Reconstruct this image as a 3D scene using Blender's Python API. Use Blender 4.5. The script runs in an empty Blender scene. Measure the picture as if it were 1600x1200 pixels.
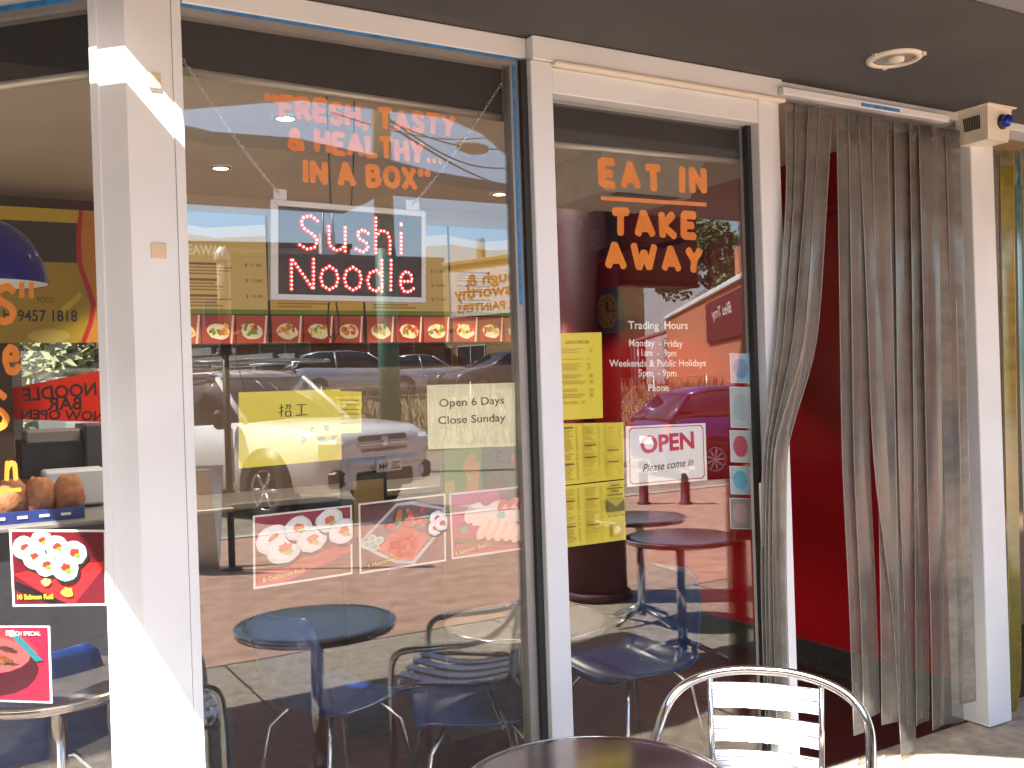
import bpy, math, random
from mathutils import Vector, Matrix
from mathutils.geometry import tessellate_polygon
random.seed(7)
rad = math.radians
scene = bpy.context.scene
col = scene.collection

# ------------------------------------------------------------------ camera
YAW, PITCH, ROLL, FPX = 30.35, 0.0, -1.88, 1525.0
CAM = Vector((0, -2.75, 1.6))
_f = Vector((math.sin(rad(YAW)), math.cos(rad(YAW)), 0))
_r0 = Vector((math.cos(rad(YAW)), -math.sin(rad(YAW)), 0))
_u0 = _r0.cross(_f)
_c, _s = math.cos(rad(ROLL)), math.sin(rad(ROLL))
_r = _r0 * _c + _u0 * _s
_u = _u0 * _c - _r0 * _s
cd = bpy.data.cameras.new('camera'); cam = bpy.data.objects.new('camera', cd); col.objects.link(cam)
cd.sensor_fit = 'HORIZONTAL'; cd.sensor_width = 36; cd.lens = 36 * FPX / 1600
cd.clip_start = .05; cd.clip_end = 2000
m = Matrix.Identity(4)
for i in range(3):
    m[i][0] = _r[i]; m[i][1] = _u[i]; m[i][2] = -_f[i]; m[i][3] = CAM[i]
cam.matrix_world = m
scene.camera = cam

# ------------------------------------------------------------------ world, sun, exposure
SUN_EL, SUN_AZ = 58.0, 35.0      # the light travels towards +X and a little towards the shop
w = bpy.data.worlds.new('World'); scene.world = w; w.use_nodes = True
nt = w.node_tree; nt.nodes.clear()
sky = nt.nodes.new('ShaderNodeTexSky'); sky.sky_type = 'NISHITA'; sky.sun_disc = False
sky.sun_elevation = rad(SUN_EL); sky.sun_rotation = rad(235); sky.air_density = 1.0; sky.dust_density = 2.4; sky.ozone_density = 1.0
bg = nt.nodes.new('ShaderNodeBackground'); bg.inputs['Strength'].default_value = .125
wo = nt.nodes.new('ShaderNodeOutputWorld')
nt.links.new(sky.outputs[0], bg.inputs[0]); nt.links.new(bg.outputs[0], wo.inputs[0])
ce = math.cos(rad(SUN_EL))
SD = Vector((ce * math.cos(rad(SUN_AZ)), ce * math.sin(rad(SUN_AZ)), -math.sin(rad(SUN_EL))))
sl = bpy.data.lights.new('sun', 'SUN'); sl.energy = 4.8; sl.angle = rad(.5); sl.color = (1, .965, .9)
so = bpy.data.objects.new('sun', sl); col.objects.link(so); so.location = (-10, -10, 20)
so.rotation_euler = SD.to_track_quat('-Z', 'Y').to_euler()
vs = scene.view_settings; vs.view_transform = 'Standard'; vs.look = 'None'; vs.exposure = 2.35; vs.gamma = 1
try:
    scene.cycles.max_bounces = 7; scene.cycles.transparent_max_bounces = 24
    scene.cycles.caustics_reflective = False; scene.cycles.caustics_refractive = False
    scene.cycles.sample_clamp_indirect = 6
except Exception: pass

# ------------------------------------------------------------------ placing helpers
def ray(px, py): return _r * ((px - 800) / FPX) + _u * ((600 - py) / FPX) + _f
def at(px, py, y=0.0):
    d = ray(px, py); return CAM + d * ((y - CAM.y) / d.y)
def at_z(px, py, z):
    d = ray(px, py); return CAM + d * ((z - CAM.z) / d.z)
def at_x(px, py, x):
    d = ray(px, py); return CAM + d * ((x - CAM.x) / d.x)
def mir_z(px, py, z=0.0):          # where a thing seen mirrored in the window stands, from its height
    p = at_z(px, py, z); p.y = -p.y; return p
def mir_y(px, py, y):
    p = at(px, py, -y); p.y = -p.y; return p
SN = Vector((-.70711, -.70711, 0)); SE = Vector((-.70711, .70711, 0)); SO = Vector((.45, 0, 0))
def at_s(px, py, off=0.0):         # on the splayed left window, off = metres behind its face
    d = ray(px, py); o = SO - SN * off; return CAM + d * ((o - CAM).dot(SN) / d.dot(SN))

def lin(c):
    return tuple(((v / 255) / 12.92 if v / 255 <= .04045 else ((v / 255 + .055) / 1.055) ** 2.4) for v in c)

# ------------------------------------------------------------------ materials
def new_mat(name):
    mt = bpy.data.materials.new(name); mt.use_nodes = True
    return mt, mt.node_tree, mt.node_tree.nodes['Principled BSDF']
def mat(name, c, rough=.5, metal=0.0, var=.12, scale=8.0, bump=0.0, bscale=60.0, emit=None, spec=.5, coat=0.0, stretch=None, dark=None):
    mt, t, b = new_mat(name)
    tc = t.nodes.new('ShaderNodeTexCoord'); vec = tc.outputs['Object']
    if stretch:
        mp = t.nodes.new('ShaderNodeMapping'); mp.inputs['Scale'].default_value = stretch
        t.links.new(vec, mp.inputs[0]); vec = mp.outputs[0]
    n = t.nodes.new('ShaderNodeTexNoise'); n.inputs['Scale'].default_value = scale; n.inputs['Detail'].default_value = 6
    t.links.new(vec, n.inputs['Vector'])
    rp = t.nodes.new('ShaderNodeValToRGB')
    lo = dark if dark else tuple(v * (1 - var) for v in c)
    hi = tuple(min(1, v * (1 + var)) for v in c) if not dark else c
    rp.color_ramp.elements[0].position = .32; rp.color_ramp.elements[0].color = (*lo, 1)
    rp.color_ramp.elements[1].position = .68; rp.color_ramp.elements[1].color = (*hi, 1)
    t.links.new(n.outputs['Fac'], rp.inputs[0]); t.links.new(rp.outputs[0], b.inputs['Base Color'])
    b.inputs['Roughness'].default_value = rough; b.inputs['Metallic'].default_value = metal
    b.inputs['Specular IOR Level'].default_value = spec
    if coat: b.inputs['Coat Weight'].default_value = coat
    if bump:
        n2 = t.nodes.new('ShaderNodeTexNoise'); n2.inputs['Scale'].default_value = bscale; n2.inputs['Detail'].default_value = 5
        t.links.new(vec, n2.inputs['Vector'])
        bp = t.nodes.new('ShaderNodeBump'); bp.inputs['Strength'].default_value = bump; bp.inputs['Distance'].default_value = .01
        t.links.new(n2.outputs['Fac'], bp.inputs['Height']); t.links.new(bp.outputs[0], b.inputs['Normal'])
    if emit:
        b.inputs['Emission Color'].default_value = (*emit[0], 1); b.inputs['Emission Strength'].default_value = emit[1]
    return mt
def glass_mat(name, base=.092, tint=(.985, .99, .985), rough=0.0):
    mt = bpy.data.materials.new(name); mt.use_nodes = True; t = mt.node_tree; t.nodes.clear()
    lw = t.nodes.new('ShaderNodeLayerWeight'); lw.inputs[0].default_value = .5
    pw = t.nodes.new('ShaderNodeMath'); pw.operation = 'POWER'; pw.inputs[1].default_value = 5
    mu = t.nodes.new('ShaderNodeMath'); mu.operation = 'MULTIPLY_ADD'; mu.inputs[1].default_value = 1 - base; mu.inputs[2].default_value = base
    tr = t.nodes.new('ShaderNodeBsdfTransparent'); tr.inputs[0].default_value = (*tint, 1)
    gl = t.nodes.new('ShaderNodeBsdfGlossy'); gl.inputs['Roughness'].default_value = rough
    mx = t.nodes.new('ShaderNodeMixShader'); o = t.nodes.new('ShaderNodeOutputMaterial')
    t.links.new(lw.outputs['Facing'], pw.inputs[0]); t.links.new(pw.outputs[0], mu.inputs[0]); t.links.new(mu.outputs[0], mx.inputs[0])
    t.links.new(tr.outputs[0], mx.inputs[1]); t.links.new(gl.outputs[0], mx.inputs[2]); t.links.new(mx.outputs[0], o.inputs[0])
    return mt
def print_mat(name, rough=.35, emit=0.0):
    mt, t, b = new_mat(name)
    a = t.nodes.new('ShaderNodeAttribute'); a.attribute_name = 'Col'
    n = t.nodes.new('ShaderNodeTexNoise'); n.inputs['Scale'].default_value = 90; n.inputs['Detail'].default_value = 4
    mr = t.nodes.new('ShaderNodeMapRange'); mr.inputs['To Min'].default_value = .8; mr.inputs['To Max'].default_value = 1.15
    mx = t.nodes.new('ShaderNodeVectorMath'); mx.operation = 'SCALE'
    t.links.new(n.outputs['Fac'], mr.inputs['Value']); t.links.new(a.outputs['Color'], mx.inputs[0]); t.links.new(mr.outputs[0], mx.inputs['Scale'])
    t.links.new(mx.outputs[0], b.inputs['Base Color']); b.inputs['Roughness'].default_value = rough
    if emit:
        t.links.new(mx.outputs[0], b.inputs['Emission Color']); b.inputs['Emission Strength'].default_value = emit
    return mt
def strip_mat(name, c, c2, alpha):
    mt = bpy.data.materials.new(name); mt.use_nodes = True; t = mt.node_tree
    b = t.nodes['Principled BSDF']; o = t.nodes['Material Output']
    def nd(k, **kw):
        n = t.nodes.new(k)
        for a_, v in kw.items(): setattr(n, a_, v)
        return n
    tc = nd('ShaderNodeTexCoord'); mp = nd('ShaderNodeMapping'); mp.inputs['Scale'].default_value = (7, 7, 16)
    n = nd('ShaderNodeTexNoise'); n.inputs['Scale'].default_value = 1.0; n.inputs['Detail'].default_value = 5; n.inputs['Roughness'].default_value = .6
    t.links.new(tc.outputs['Object'], mp.inputs[0]); t.links.new(mp.outputs[0], n.inputs['Vector'])
    rp = nd('ShaderNodeValToRGB'); rp.color_ramp.elements[0].position = .34; rp.color_ramp.elements[0].color = (*c2, 1)
    rp.color_ramp.elements[1].position = .58; rp.color_ramp.elements[1].color = (*c, 1)
    at_ = nd('ShaderNodeAttribute'); at_.attribute_name = 'Col'
    sep = nd('ShaderNodeSeparateColor'); t.links.new(at_.outputs['Color'], sep.inputs[0])     # red: painted edge highlight, green: grime (hand height and above)
    mc = nd('ShaderNodeMixRGB'); mc.inputs[2].default_value = (*[min(1, v * 1.5) for v in c], 1)
    t.links.new(n.outputs['Fac'], rp.inputs[0]); t.links.new(rp.outputs[0], mc.inputs[1]); t.links.new(sep.outputs[0], mc.inputs[0]); t.links.new(mc.outputs[0], b.inputs['Base Color'])
    b.inputs['Roughness'].default_value = .14; b.inputs['Specular IOR Level'].default_value = .7
    tr = nd('ShaderNodeBsdfTransparent'); tr.inputs[0].default_value = (.93, .92, .88, 1)
    mr = nd('ShaderNodeMapRange'); mr.inputs['From Min'].default_value = .3; mr.inputs['From Max'].default_value = .7; mr.inputs['To Min'].default_value = alpha + .1; mr.inputs['To Max'].default_value = alpha - .12
    t.links.new(n.outputs['Fac'], mr.inputs['Value'])
    g = nd('ShaderNodeMath', operation='MULTIPLY_ADD'); g.inputs[1].default_value = .3; t.links.new(sep.outputs[1], g.inputs[0]); t.links.new(mr.outputs[0], g.inputs[2])
    e = nd('ShaderNodeMath', operation='MULTIPLY_ADD', use_clamp=True); e.inputs[1].default_value = .3; t.links.new(sep.outputs[0], e.inputs[0]); t.links.new(g.outputs[0], e.inputs[2])
    mx = nd('ShaderNodeMixShader'); t.links.new(e.outputs[0], mx.inputs[0])
    t.links.new(tr.outputs[0], mx.inputs[1]); t.links.new(b.outputs[0], mx.inputs[2]); t.links.new(mx.outputs[0], o.inputs[0])
    return mt
def brick_mat(name, c1, c2, mortar, scale):
    mt, t, b = new_mat(name)
    tc = t.nodes.new('ShaderNodeTexCoord')
    br = t.nodes.new('ShaderNodeTexBrick'); br.inputs['Color1'].default_value = (*c1, 1); br.inputs['Color2'].default_value = (*c2, 1); br.inputs['Mortar'].default_value = (*mortar, 1)
    br.inputs['Scale'].default_value = scale; br.inputs['Mortar Size'].default_value = .012; br.inputs['Brick Width'].default_value = .24; br.inputs['Row Height'].default_value = .086
    mp = t.nodes.new('ShaderNodeMapping'); mp.inputs['Rotation'].default_value = (rad(90), 0, 0)
    t.links.new(tc.outputs['Object'], mp.inputs[0]); t.links.new(mp.outputs[0], br.inputs['Vector'])
    t.links.new(br.outputs['Color'], b.inputs['Base Color']); b.inputs['Roughness'].default_value = .85
    return mt

M = {}
M['white'] = mat('white_powdercoat', (.69, .725, .77), .38, var=.05, scale=3, bump=.04, bscale=25)
M['grey_frame'] = mat('grey_aluminium', (.3, .29, .28), .4, .3, var=.08, scale=5)
M['gasket'] = mat('black_gasket', (.02, .02, .022), .6)
M['blue_tape'] = mat('blue_masking_tape', (.03, .2, .5), .6, var=.3, scale=30)
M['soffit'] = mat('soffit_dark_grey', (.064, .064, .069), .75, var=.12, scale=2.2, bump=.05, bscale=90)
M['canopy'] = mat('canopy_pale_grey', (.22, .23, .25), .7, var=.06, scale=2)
M['blind'] = mat('blind_fabric', (.03, .028, .032), .9, var=.15, scale=120)
M['rail'] = mat('blind_rail', (.55, .52, .46), .35, .4, var=.05)
M['glass'] = glass_mat('window_glass')
M['car_glass'] = mat('car_glass', (.02, .025, .03), .04, spec=.8)
M['pane'] = mat('dark_pane', (.05, .06, .07), .08, spec=.8)
M['orange'] = mat('orange_sign_paint', (1.0, .3, .045), .45, var=.1, scale=25, spec=.3)
M['white_ink'] = mat('white_vinyl', (.85, .85, .85), .5, var=.02)
M['print'] = print_mat('printed_sheet', .4)
M['print_dim'] = print_mat('glowing_menu_print', .4, emit=.08)  # faint glow added so the menu shows through the reflections
M['paper'] = mat('paper_white', (.88, .88, .84), .8, var=.03)
M['yellow_paper'] = mat('yellow_paper', (.9, .8, .09), .75, var=.04, scale=6)
M['pale_yellow_paper'] = mat('pale_yellow_paper', (.9, .9, .62), .75, var=.03)
M['ceiling'] = mat('ceiling_cream', (.72, .64, .48), .85, var=.06, scale=1.5)
M['red_wall'] = mat('red_gloss_wall', (.33, .007, .012), .22, var=.12, scale=1.2, spec=.45)
M['red_matt'] = mat('dark_red_paint', (.26, .012, .014), .45, var=.12, scale=2)
M['back_wall'] = mat('back_wall_brown', (.16, .1, .07), .7, var=.15, scale=2)
M['floor_in'] = mat('shop_floor_maroon', (.03, .007, .009), .35, var=.3, scale=20)
M['concrete'] = mat('pavement_concrete', (.29, .245, .19), .85, var=.28, scale=14, bump=.35, bscale=180)
M['paving'] = mat('red_asphalt', (.42, .255, .18), .9, var=.22, scale=6, bump=.5, bscale=160)
M['road'] = mat('road_asphalt', (.27, .225, .17), .9, var=.2, scale=3, bump=.3, bscale=80)
M['earth'] = mat('dry_earth', (.22, .17, .09), .95, var=.35, scale=.8, bump=.4, bscale=12)
M['kerb'] = mat('kerb_concrete', (.42, .4, .35), .85, var=.12, scale=4)
M['chrome'] = mat('polished_tube', (.72, .72, .73), .14, 1.0, var=.04)
M['alu'] = mat('ridged_aluminium', (.62, .62, .64), .3, 1.0, var=.12, scale=3, bump=.6, bscale=5, stretch=(.4, .4, 70))
M['steel_top'] = mat('stainless_table_top', (.42, .36, .34), .15, .85, var=.14, scale=9)
M['dark_tube'] = mat('dark_tube', (.06, .05, .05), .3, .5)
M['blue_plastic'] = mat('blue_moulded_plastic', (.005, .026, .12), .3, var=.06)
M['blue_lamp'] = mat('cobalt_glass_shade', (.006, .006, .16), .15, var=.05, emit=((.02, .01, .5), .01))
M['lamp_in'] = mat('lamp_white_inside', (.8, .8, .75), .5)
M['pvc'] = strip_mat('dirty_clear_strip', (.2, .193, .18), (.115, .108, .098), .35)
M['pvc_yellow'] = strip_mat('yellow_strip', (.22, .18, .02), (.13, .11, .015), .85)
M['pvc_teal'] = strip_mat('teal_strip', (.02, .14, .13), (.015, .08, .08), .85)
M['cream_plastic'] = mat('cream_alarm_case', (.72, .68, .58), .4, var=.04)
M['blue_lens'] = mat('blue_strobe_lens', (.005, .03, .32), .12, var=.1)
M['black'] = mat('black_plastic', (.018, .018, .02), .45)
M['led_board'] = mat('led_board', (.016, .015, .02), .35, var=.1)
M['led_red'] = mat('led_red', (.8, .02, .03), .4, emit=((1, .02, .05), .45))
M['led_core'] = mat('led_core', (1, .8, .7), .4, emit=((1, .55, .36), 1.6))
M['lamp_on'] = mat('lamp_lit', (1, .9, .7), .4, emit=((1, .85, .6), 3.5))
M['light_bulb_off'] = mat('bulb_clear', (.6, .58, .52), .1)
M['beige_tile'] = mat('beige_tile', (.62, .5, .35), .5, var=.08)
M['green_pole'] = mat('green_pole_paint', (.03, .14, .09), .5, var=.2, scale=3)
M['tan_pole'] = mat('timber_pole', (.4, .3, .19), .85, var=.2, scale=4, stretch=(6, 6, .6), bump=.3)
M['wire'] = mat('cable', (.03, .03, .03), .6)
M['car_white'] = mat('car_white', (.78, .78, .76), .25, coat=.6, var=.03)
M['car_silver'] = mat('car_silver', (.5, .53, .57), .25, .5, coat=.6, var=.03)
M['car_black'] = mat('car_black', (.02, .022, .03), .18, coat=.8, var=.05)
M['car_purple'] = mat('car_indigo', (.03, .034, .15), .22, .3, coat=.8, var=.05)
M['tyre'] = mat('tyre_rubber', (.025, .025, .025), .8)
M['rim'] = mat('alloy', (.55, .55, .56), .3, .9)
M['galv'] = mat('galvanised', (.5, .5, .48), .45, .7, var=.1)
M['head_lens'] = mat('headlight', (.75, .78, .8), .08)
M['tail_lens'] = mat('taillight', (.5, .01, .015), .15)
M['tan_wall'] = mat('tan_render', (.4, .28, .15), .85, var=.1, scale=1)
M['brown_wall'] = mat('brown_wall', (.16, .1, .065), .85, var=.15, scale=1)
M['ochre_wall'] = mat('ochre_wall', (.36, .25, .11), .85, var=.1, scale=1)
M['white_wall'] = mat('white_render', (.66, .66, .68), .8, var=.05, scale=.7)
M['brick'] = brick_mat('red_brick', (.46, .12, .05), (.54, .18, .075), (.36, .2, .13), 1.0)
M['leaf'] = mat('leaf_green', (.07, .12, .03), .6, var=.45, scale=1.2)
M['leaf_pale'] = mat('leaf_olive', (.13, .14, .05), .6, var=.4, scale=1.0)
M['bark'] = mat('bark', (.16, .12, .08), .9, var=.2, bump=.4)
M['drygrass'] = mat('dry_grass', (.3, .22, .1), .9, var=.35, scale=2)
M['bin'] = mat('maroon_bin', (.07, .01, .014), .65, var=.12)
M['counter'] = mat('counter_laminate', (.22, .2, .18), .3, var=.1)
M['dark_counter'] = mat('counter_dark', (.05, .045, .05), .35)
M['brown_bag'] = mat('brown_crumb', (.42, .17, .07), .75, var=.25, scale=30, bump=.6, bscale=40)
M['blue_crate'] = mat('blue_crate', (.02, .04, .2), .4)
M['ac'] = mat('aircon_white', (.62, .6, .54), .5)
M['sign_red'] = mat('sign_red_orange', (.75, .06, .015), .6, var=.06)
mt = M['sign_red']; tt = mt.node_tree; tl = tt.nodes.new('ShaderNodeBsdfTranslucent'); tl.inputs[0].default_value = (.95, .12, .03, 1); ms = tt.nodes.new('ShaderNodeMixShader'); ms.inputs[0].default_value = .6
tt.links.new(tt.nodes['Principled BSDF'].outputs[0], ms.inputs[1]); tt.links.new(tl.outputs[0], ms.inputs[2]); tt.links.new(ms.outputs[0], tt.nodes['Material Output'].inputs[0])
M['maroon_sign'] = mat('maroon_sign', (.12, .012, .02), .5)
M['clock_blue'] = mat('clock_frame', (.02, .06, .12), .35)
M['skirt'] = mat('skirting_black', (.035, .035, .038), .4, var=.3, scale=20)

# ------------------------------------------------------------------ mesh builder
def root_loc(p):
    v = Vector((0, 0, 0))
    while p is not None:
        v += p.location; p = p.parent
    return v
class MB:
    def __init__(s): s.v = []; s.f = []; s.c = []; s.sm = []
    def add(s, vs, fs, c=None, smooth=False):
        b = len(s.v); s.v += [Vector(v) for v in vs]
        for f in fs: s.f.append([b + i for i in f]); s.c.append(c); s.sm.append(smooth)
        return s
    def box(s, c, d, rz=0, bev=0, ax=None, col=None):
        x, y, z = d[0] / 2, d[1] / 2, d[2] / 2
        if bev:
            e = min(bev, x * .9, y * .9, z * .9); pts = []
            for sz in (-1, 1):
                for (a, b2) in ((x, y - e), (x - e, y), (-x + e, y), (-x, y - e), (-x, -y + e), (-x + e, -y), (x - e, -y), (x, -y + e)):
                    pts.append((a, b2, sz * (z - e)))
            for sz in (-1, 1):
                for (a, b2) in ((x - e, y - e), (-x + e, y - e), (-x + e, -y + e), (x - e, -y + e)): pts.append((a, b2, sz * z))
            fs = [(i, (i + 1) % 8, 8 + (i + 1) % 8, 8 + i) for i in range(8)]
            for k, base, t in ((0, 0, 16), (1, 8, 20)):
                o = base
                q = [(o + 1, o + 2, t + 1, t), (o + 3, o + 4, t + 2, t + 1), (o + 5, o + 6, t + 3, t + 2), (o + 7, o, t, t + 3),
                     (o, o + 1, t), (o + 2, o + 3, t + 1), (o + 4, o + 5, t + 2), (o + 6, o + 7, t + 3), (t, t + 1, t + 2, t + 3)]
                fs += [tuple(reversed(f)) if k == 0 else f for f in q]
        else:
            pts = [(-x, -y, -z), (x, -y, -z), (x, y, -z), (-x, y, -z), (-x, -y, z), (x, -y, z), (x, y, z), (-x, y, z)]
            fs = [(3, 2, 1, 0), (4, 5, 6, 7), (0, 1, 5, 4), (1, 2, 6, 5), (2, 3, 7, 6), (3, 0, 4, 7)]
        if ax is not None: pts = [Vector(c) + ax @ Vector(p) for p in pts]
        else:
            cr, sr = math.cos(rz), math.sin(rz)
            pts = [(c[0] + p[0] * cr - p[1] * sr, c[1] + p[0] * sr + p[1] * cr, c[2] + p[2]) for p in pts]
        return s.add(pts, fs, col)
    def bb(s, a, b, bev=0, col=None):
        return s.box([(a[i] + b[i]) / 2 for i in range(3)], [abs(b[i] - a[i]) for i in range(3)], bev=bev, col=col)
    def tube(s, path, r, seg=8, closed=False, smooth=True, col=None):
        P = [Vector(p) for p in path]; n = len(P); rings = []
        rr = r if isinstance(r, (list, tuple)) else [r] * n
        up = None
        for i in range(n):
            if closed: t = P[(i + 1) % n] - P[i - 1]
            else: t = P[min(i + 1, n - 1)] - P[max(i - 1, 0)]
            if t.length < 1e-9: t = Vector((0, 0, 1))
            t.normalize()
            if up is None:
                up = Vector((0, 0, 1)) if abs(t.z) < .9 else Vector((1, 0, 0))
            a = t.cross(up)
            if a.length < 1e-4: a = t.cross(Vector((0, 1, 0)))
            a.normalize(); b = a.cross(t).normalized(); up = b
            rings.append([P[i] + (a * math.cos(2 * math.pi * k / seg) + b * math.sin(2 * math.pi * k / seg)) * rr[i] for k in range(seg)])
        vs = [p for q in rings for p in q]; fs = []
        for i in range(n if closed else n - 1):
            j = (i + 1) % n
            for k in range(seg): fs.append((i * seg + k, i * seg + (k + 1) % seg, j * seg + (k + 1) % seg, j * seg + k))
        s.add(vs, fs, col, smooth)
        if not closed:
            b = len(s.v) - len(vs)
            s.f.append([b + k for k in range(seg)][::-1]); s.c.append(col); s.sm.append(False)
            s.f.append([b + (n - 1) * seg + k for k in range(seg)]); s.c.append(col); s.sm.append(False)
        return s
    def cyl(s, a, b, r, seg=16, r2=None, col=None): return s.tube([a, b], [r, r if r2 is None else r2], seg, col=col)
    def lathe(s, prof, c, seg=24, ax=None, col=None, smooth=True):
        vs = []; fs = []
        for (r, z) in prof:
            for k in range(seg):
                a = 2 * math.pi * k / seg; p = Vector((r * math.cos(a), r * math.sin(a), z))
                vs.append(Vector(c) + (ax @ p if ax is not None else p))
        for i in range(len(prof) - 1):
            for k in range(seg): fs.append((i * seg + k, i * seg + (k + 1) % seg, (i + 1) * seg + (k + 1) % seg, (i + 1) * seg + k))
        return s.add(vs, fs, col, smooth)
    def quad(s, pts, col=None): return s.add(pts, [tuple(range(len(pts)))], col)
    def slab(s, poly, z0, z1, holes=(), col=None):     # plan polygon with holes
        loops = [list(poly)] + [list(h) for h in holes]
        flat = [p for l in loops for p in l]; n = len(flat)
        tris = tessellate_polygon([[Vector((p[0], p[1], 0)) for p in l] for l in loops])
        vs = [(p[0], p[1], z0) for p in flat] + [(p[0], p[1], z1) for p in flat]; fs = []
        for t in tris:
            a, b, c = (Vector((*flat[i], 0)) for i in t)
            if (b - a).cross(c - a).z < 0: t = (t[0], t[2], t[1])
            fs.append((t[2], t[1], t[0])); fs.append((t[0] + n, t[1] + n, t[2] + n))
        o = 0
        for l in loops:
            k = len(l)
            for i in range(k): j = (i + 1) % k; fs.append((o + i, o + j, o + j + n, o + i + n))
            o += k
        return s.add(vs, fs, col)
    def loft(s, rings, cap=True, smooth=True, col=None, closed=True):
        n = len(rings[0]); vs = [p for q in rings for p in q]; fs = []
        for i in range(len(rings) - 1):
            for k in range(n if closed else n - 1): fs.append((i * n + k, i * n + (k + 1) % n, (i + 1) * n + (k + 1) % n, (i + 1) * n + k))
        s.add(vs, fs, col, smooth)
        if cap:
            b = len(s.v) - len(vs)
            s.f.append([b + k for k in range(n)][::-1]); s.c.append(col); s.sm.append(False)
            s.f.append([b + (len(rings) - 1) * n + k for k in range(n)]); s.c.append(col); s.sm.append(False)
        return s
    def build(s, name, material, parent=None, world=False, label=None):
        off = root_loc(parent) if (world and parent) else Vector((0, 0, 0))
        me = bpy.data.meshes.new(name); me.from_pydata([v - off for v in s.v], [], s.f)
        me.polygons.foreach_set('use_smooth', s.sm)
        if any(c is not None for c in s.c):
            a = me.color_attributes.new('Col', 'FLOAT_COLOR', 'CORNER'); buf = []
            for p, c in zip(me.polygons, s.c):
                cc = (*(c or (.5, .5, .5)), 1.0)
                for _ in range(p.loop_total): buf += cc
            a.data.foreach_set('color', buf)
        me.materials.append(M[material] if isinstance(material, str) else material); me.update()
        o = bpy.data.objects.new(name, me); col.objects.link(o)
        if parent is not None: o.parent = parent
        if label: o['label'] = label
        return o
def tag(o, label, cat, group=None):
    o['label'] = label; o['category'] = cat
    if group: o['group'] = group
    return o
def thing(name, loc, label, cat, group=None, rz=0):
    o = bpy.data.objects.new(name, None); col.objects.link(o); o.location = loc; o.rotation_euler = (0, 0, rz)
    o.empty_display_size = .1
    return tag(o, label, cat, group)
def struct(o): o['kind'] = 'structure'; return o
def copy_tree(o, parent=None):
    c = o.copy(); col.objects.link(c); c.parent = parent
    for ch in [x for x in o.children]: copy_tree(ch, c)
    return c

# ------------------------------------------------------------------ lettering
def font_mesh(s, bold=0.0, shear=0.0):
    cu = bpy.data.curves.new('t', 'FONT'); cu.body = s; cu.size = 1; cu.offset = bold; cu.shear = shear
    cu.resolution_u = 3
    ob = bpy.data.objects.new('t', cu); col.objects.link(ob)
    dg = bpy.context.evaluated_depsgraph_get(); me = bpy.data.meshes.new_from_object(ob.evaluated_get(dg))
    vs = [v.co.copy() for v in me.vertices]; fs = [tuple(p.vertices) for p in me.polygons]
    bpy.data.objects.remove(ob); bpy.data.curves.remove(cu); bpy.data.meshes.remove(me)
    return vs, fs
def text_on(mb, s, a, b, cap, nrm, lift=0.0, bold=0.0, shear=0.0, col=None, up=Vector((0, 0, 1)), mirror=False):
    """string s with its baseline from a to b, capital height cap (m), facing nrm."""
    vs, fs = font_mesh(s, bold, shear)
    if not vs: return
    x0 = min(v.x for v in vs); x1 = max(v.x for v in vs)
    ex = (b - a); wd = ex.length; ex = ex / wd
    ez = (up - ex * up.dot(ex)).normalized(); sx = wd / (x1 - x0); sy = cap / .73
    mb.add([a + ex * ((v.x - x0) * sx) + ez * (v.y * sy) + nrm * lift for v in vs], fs, col)
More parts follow.
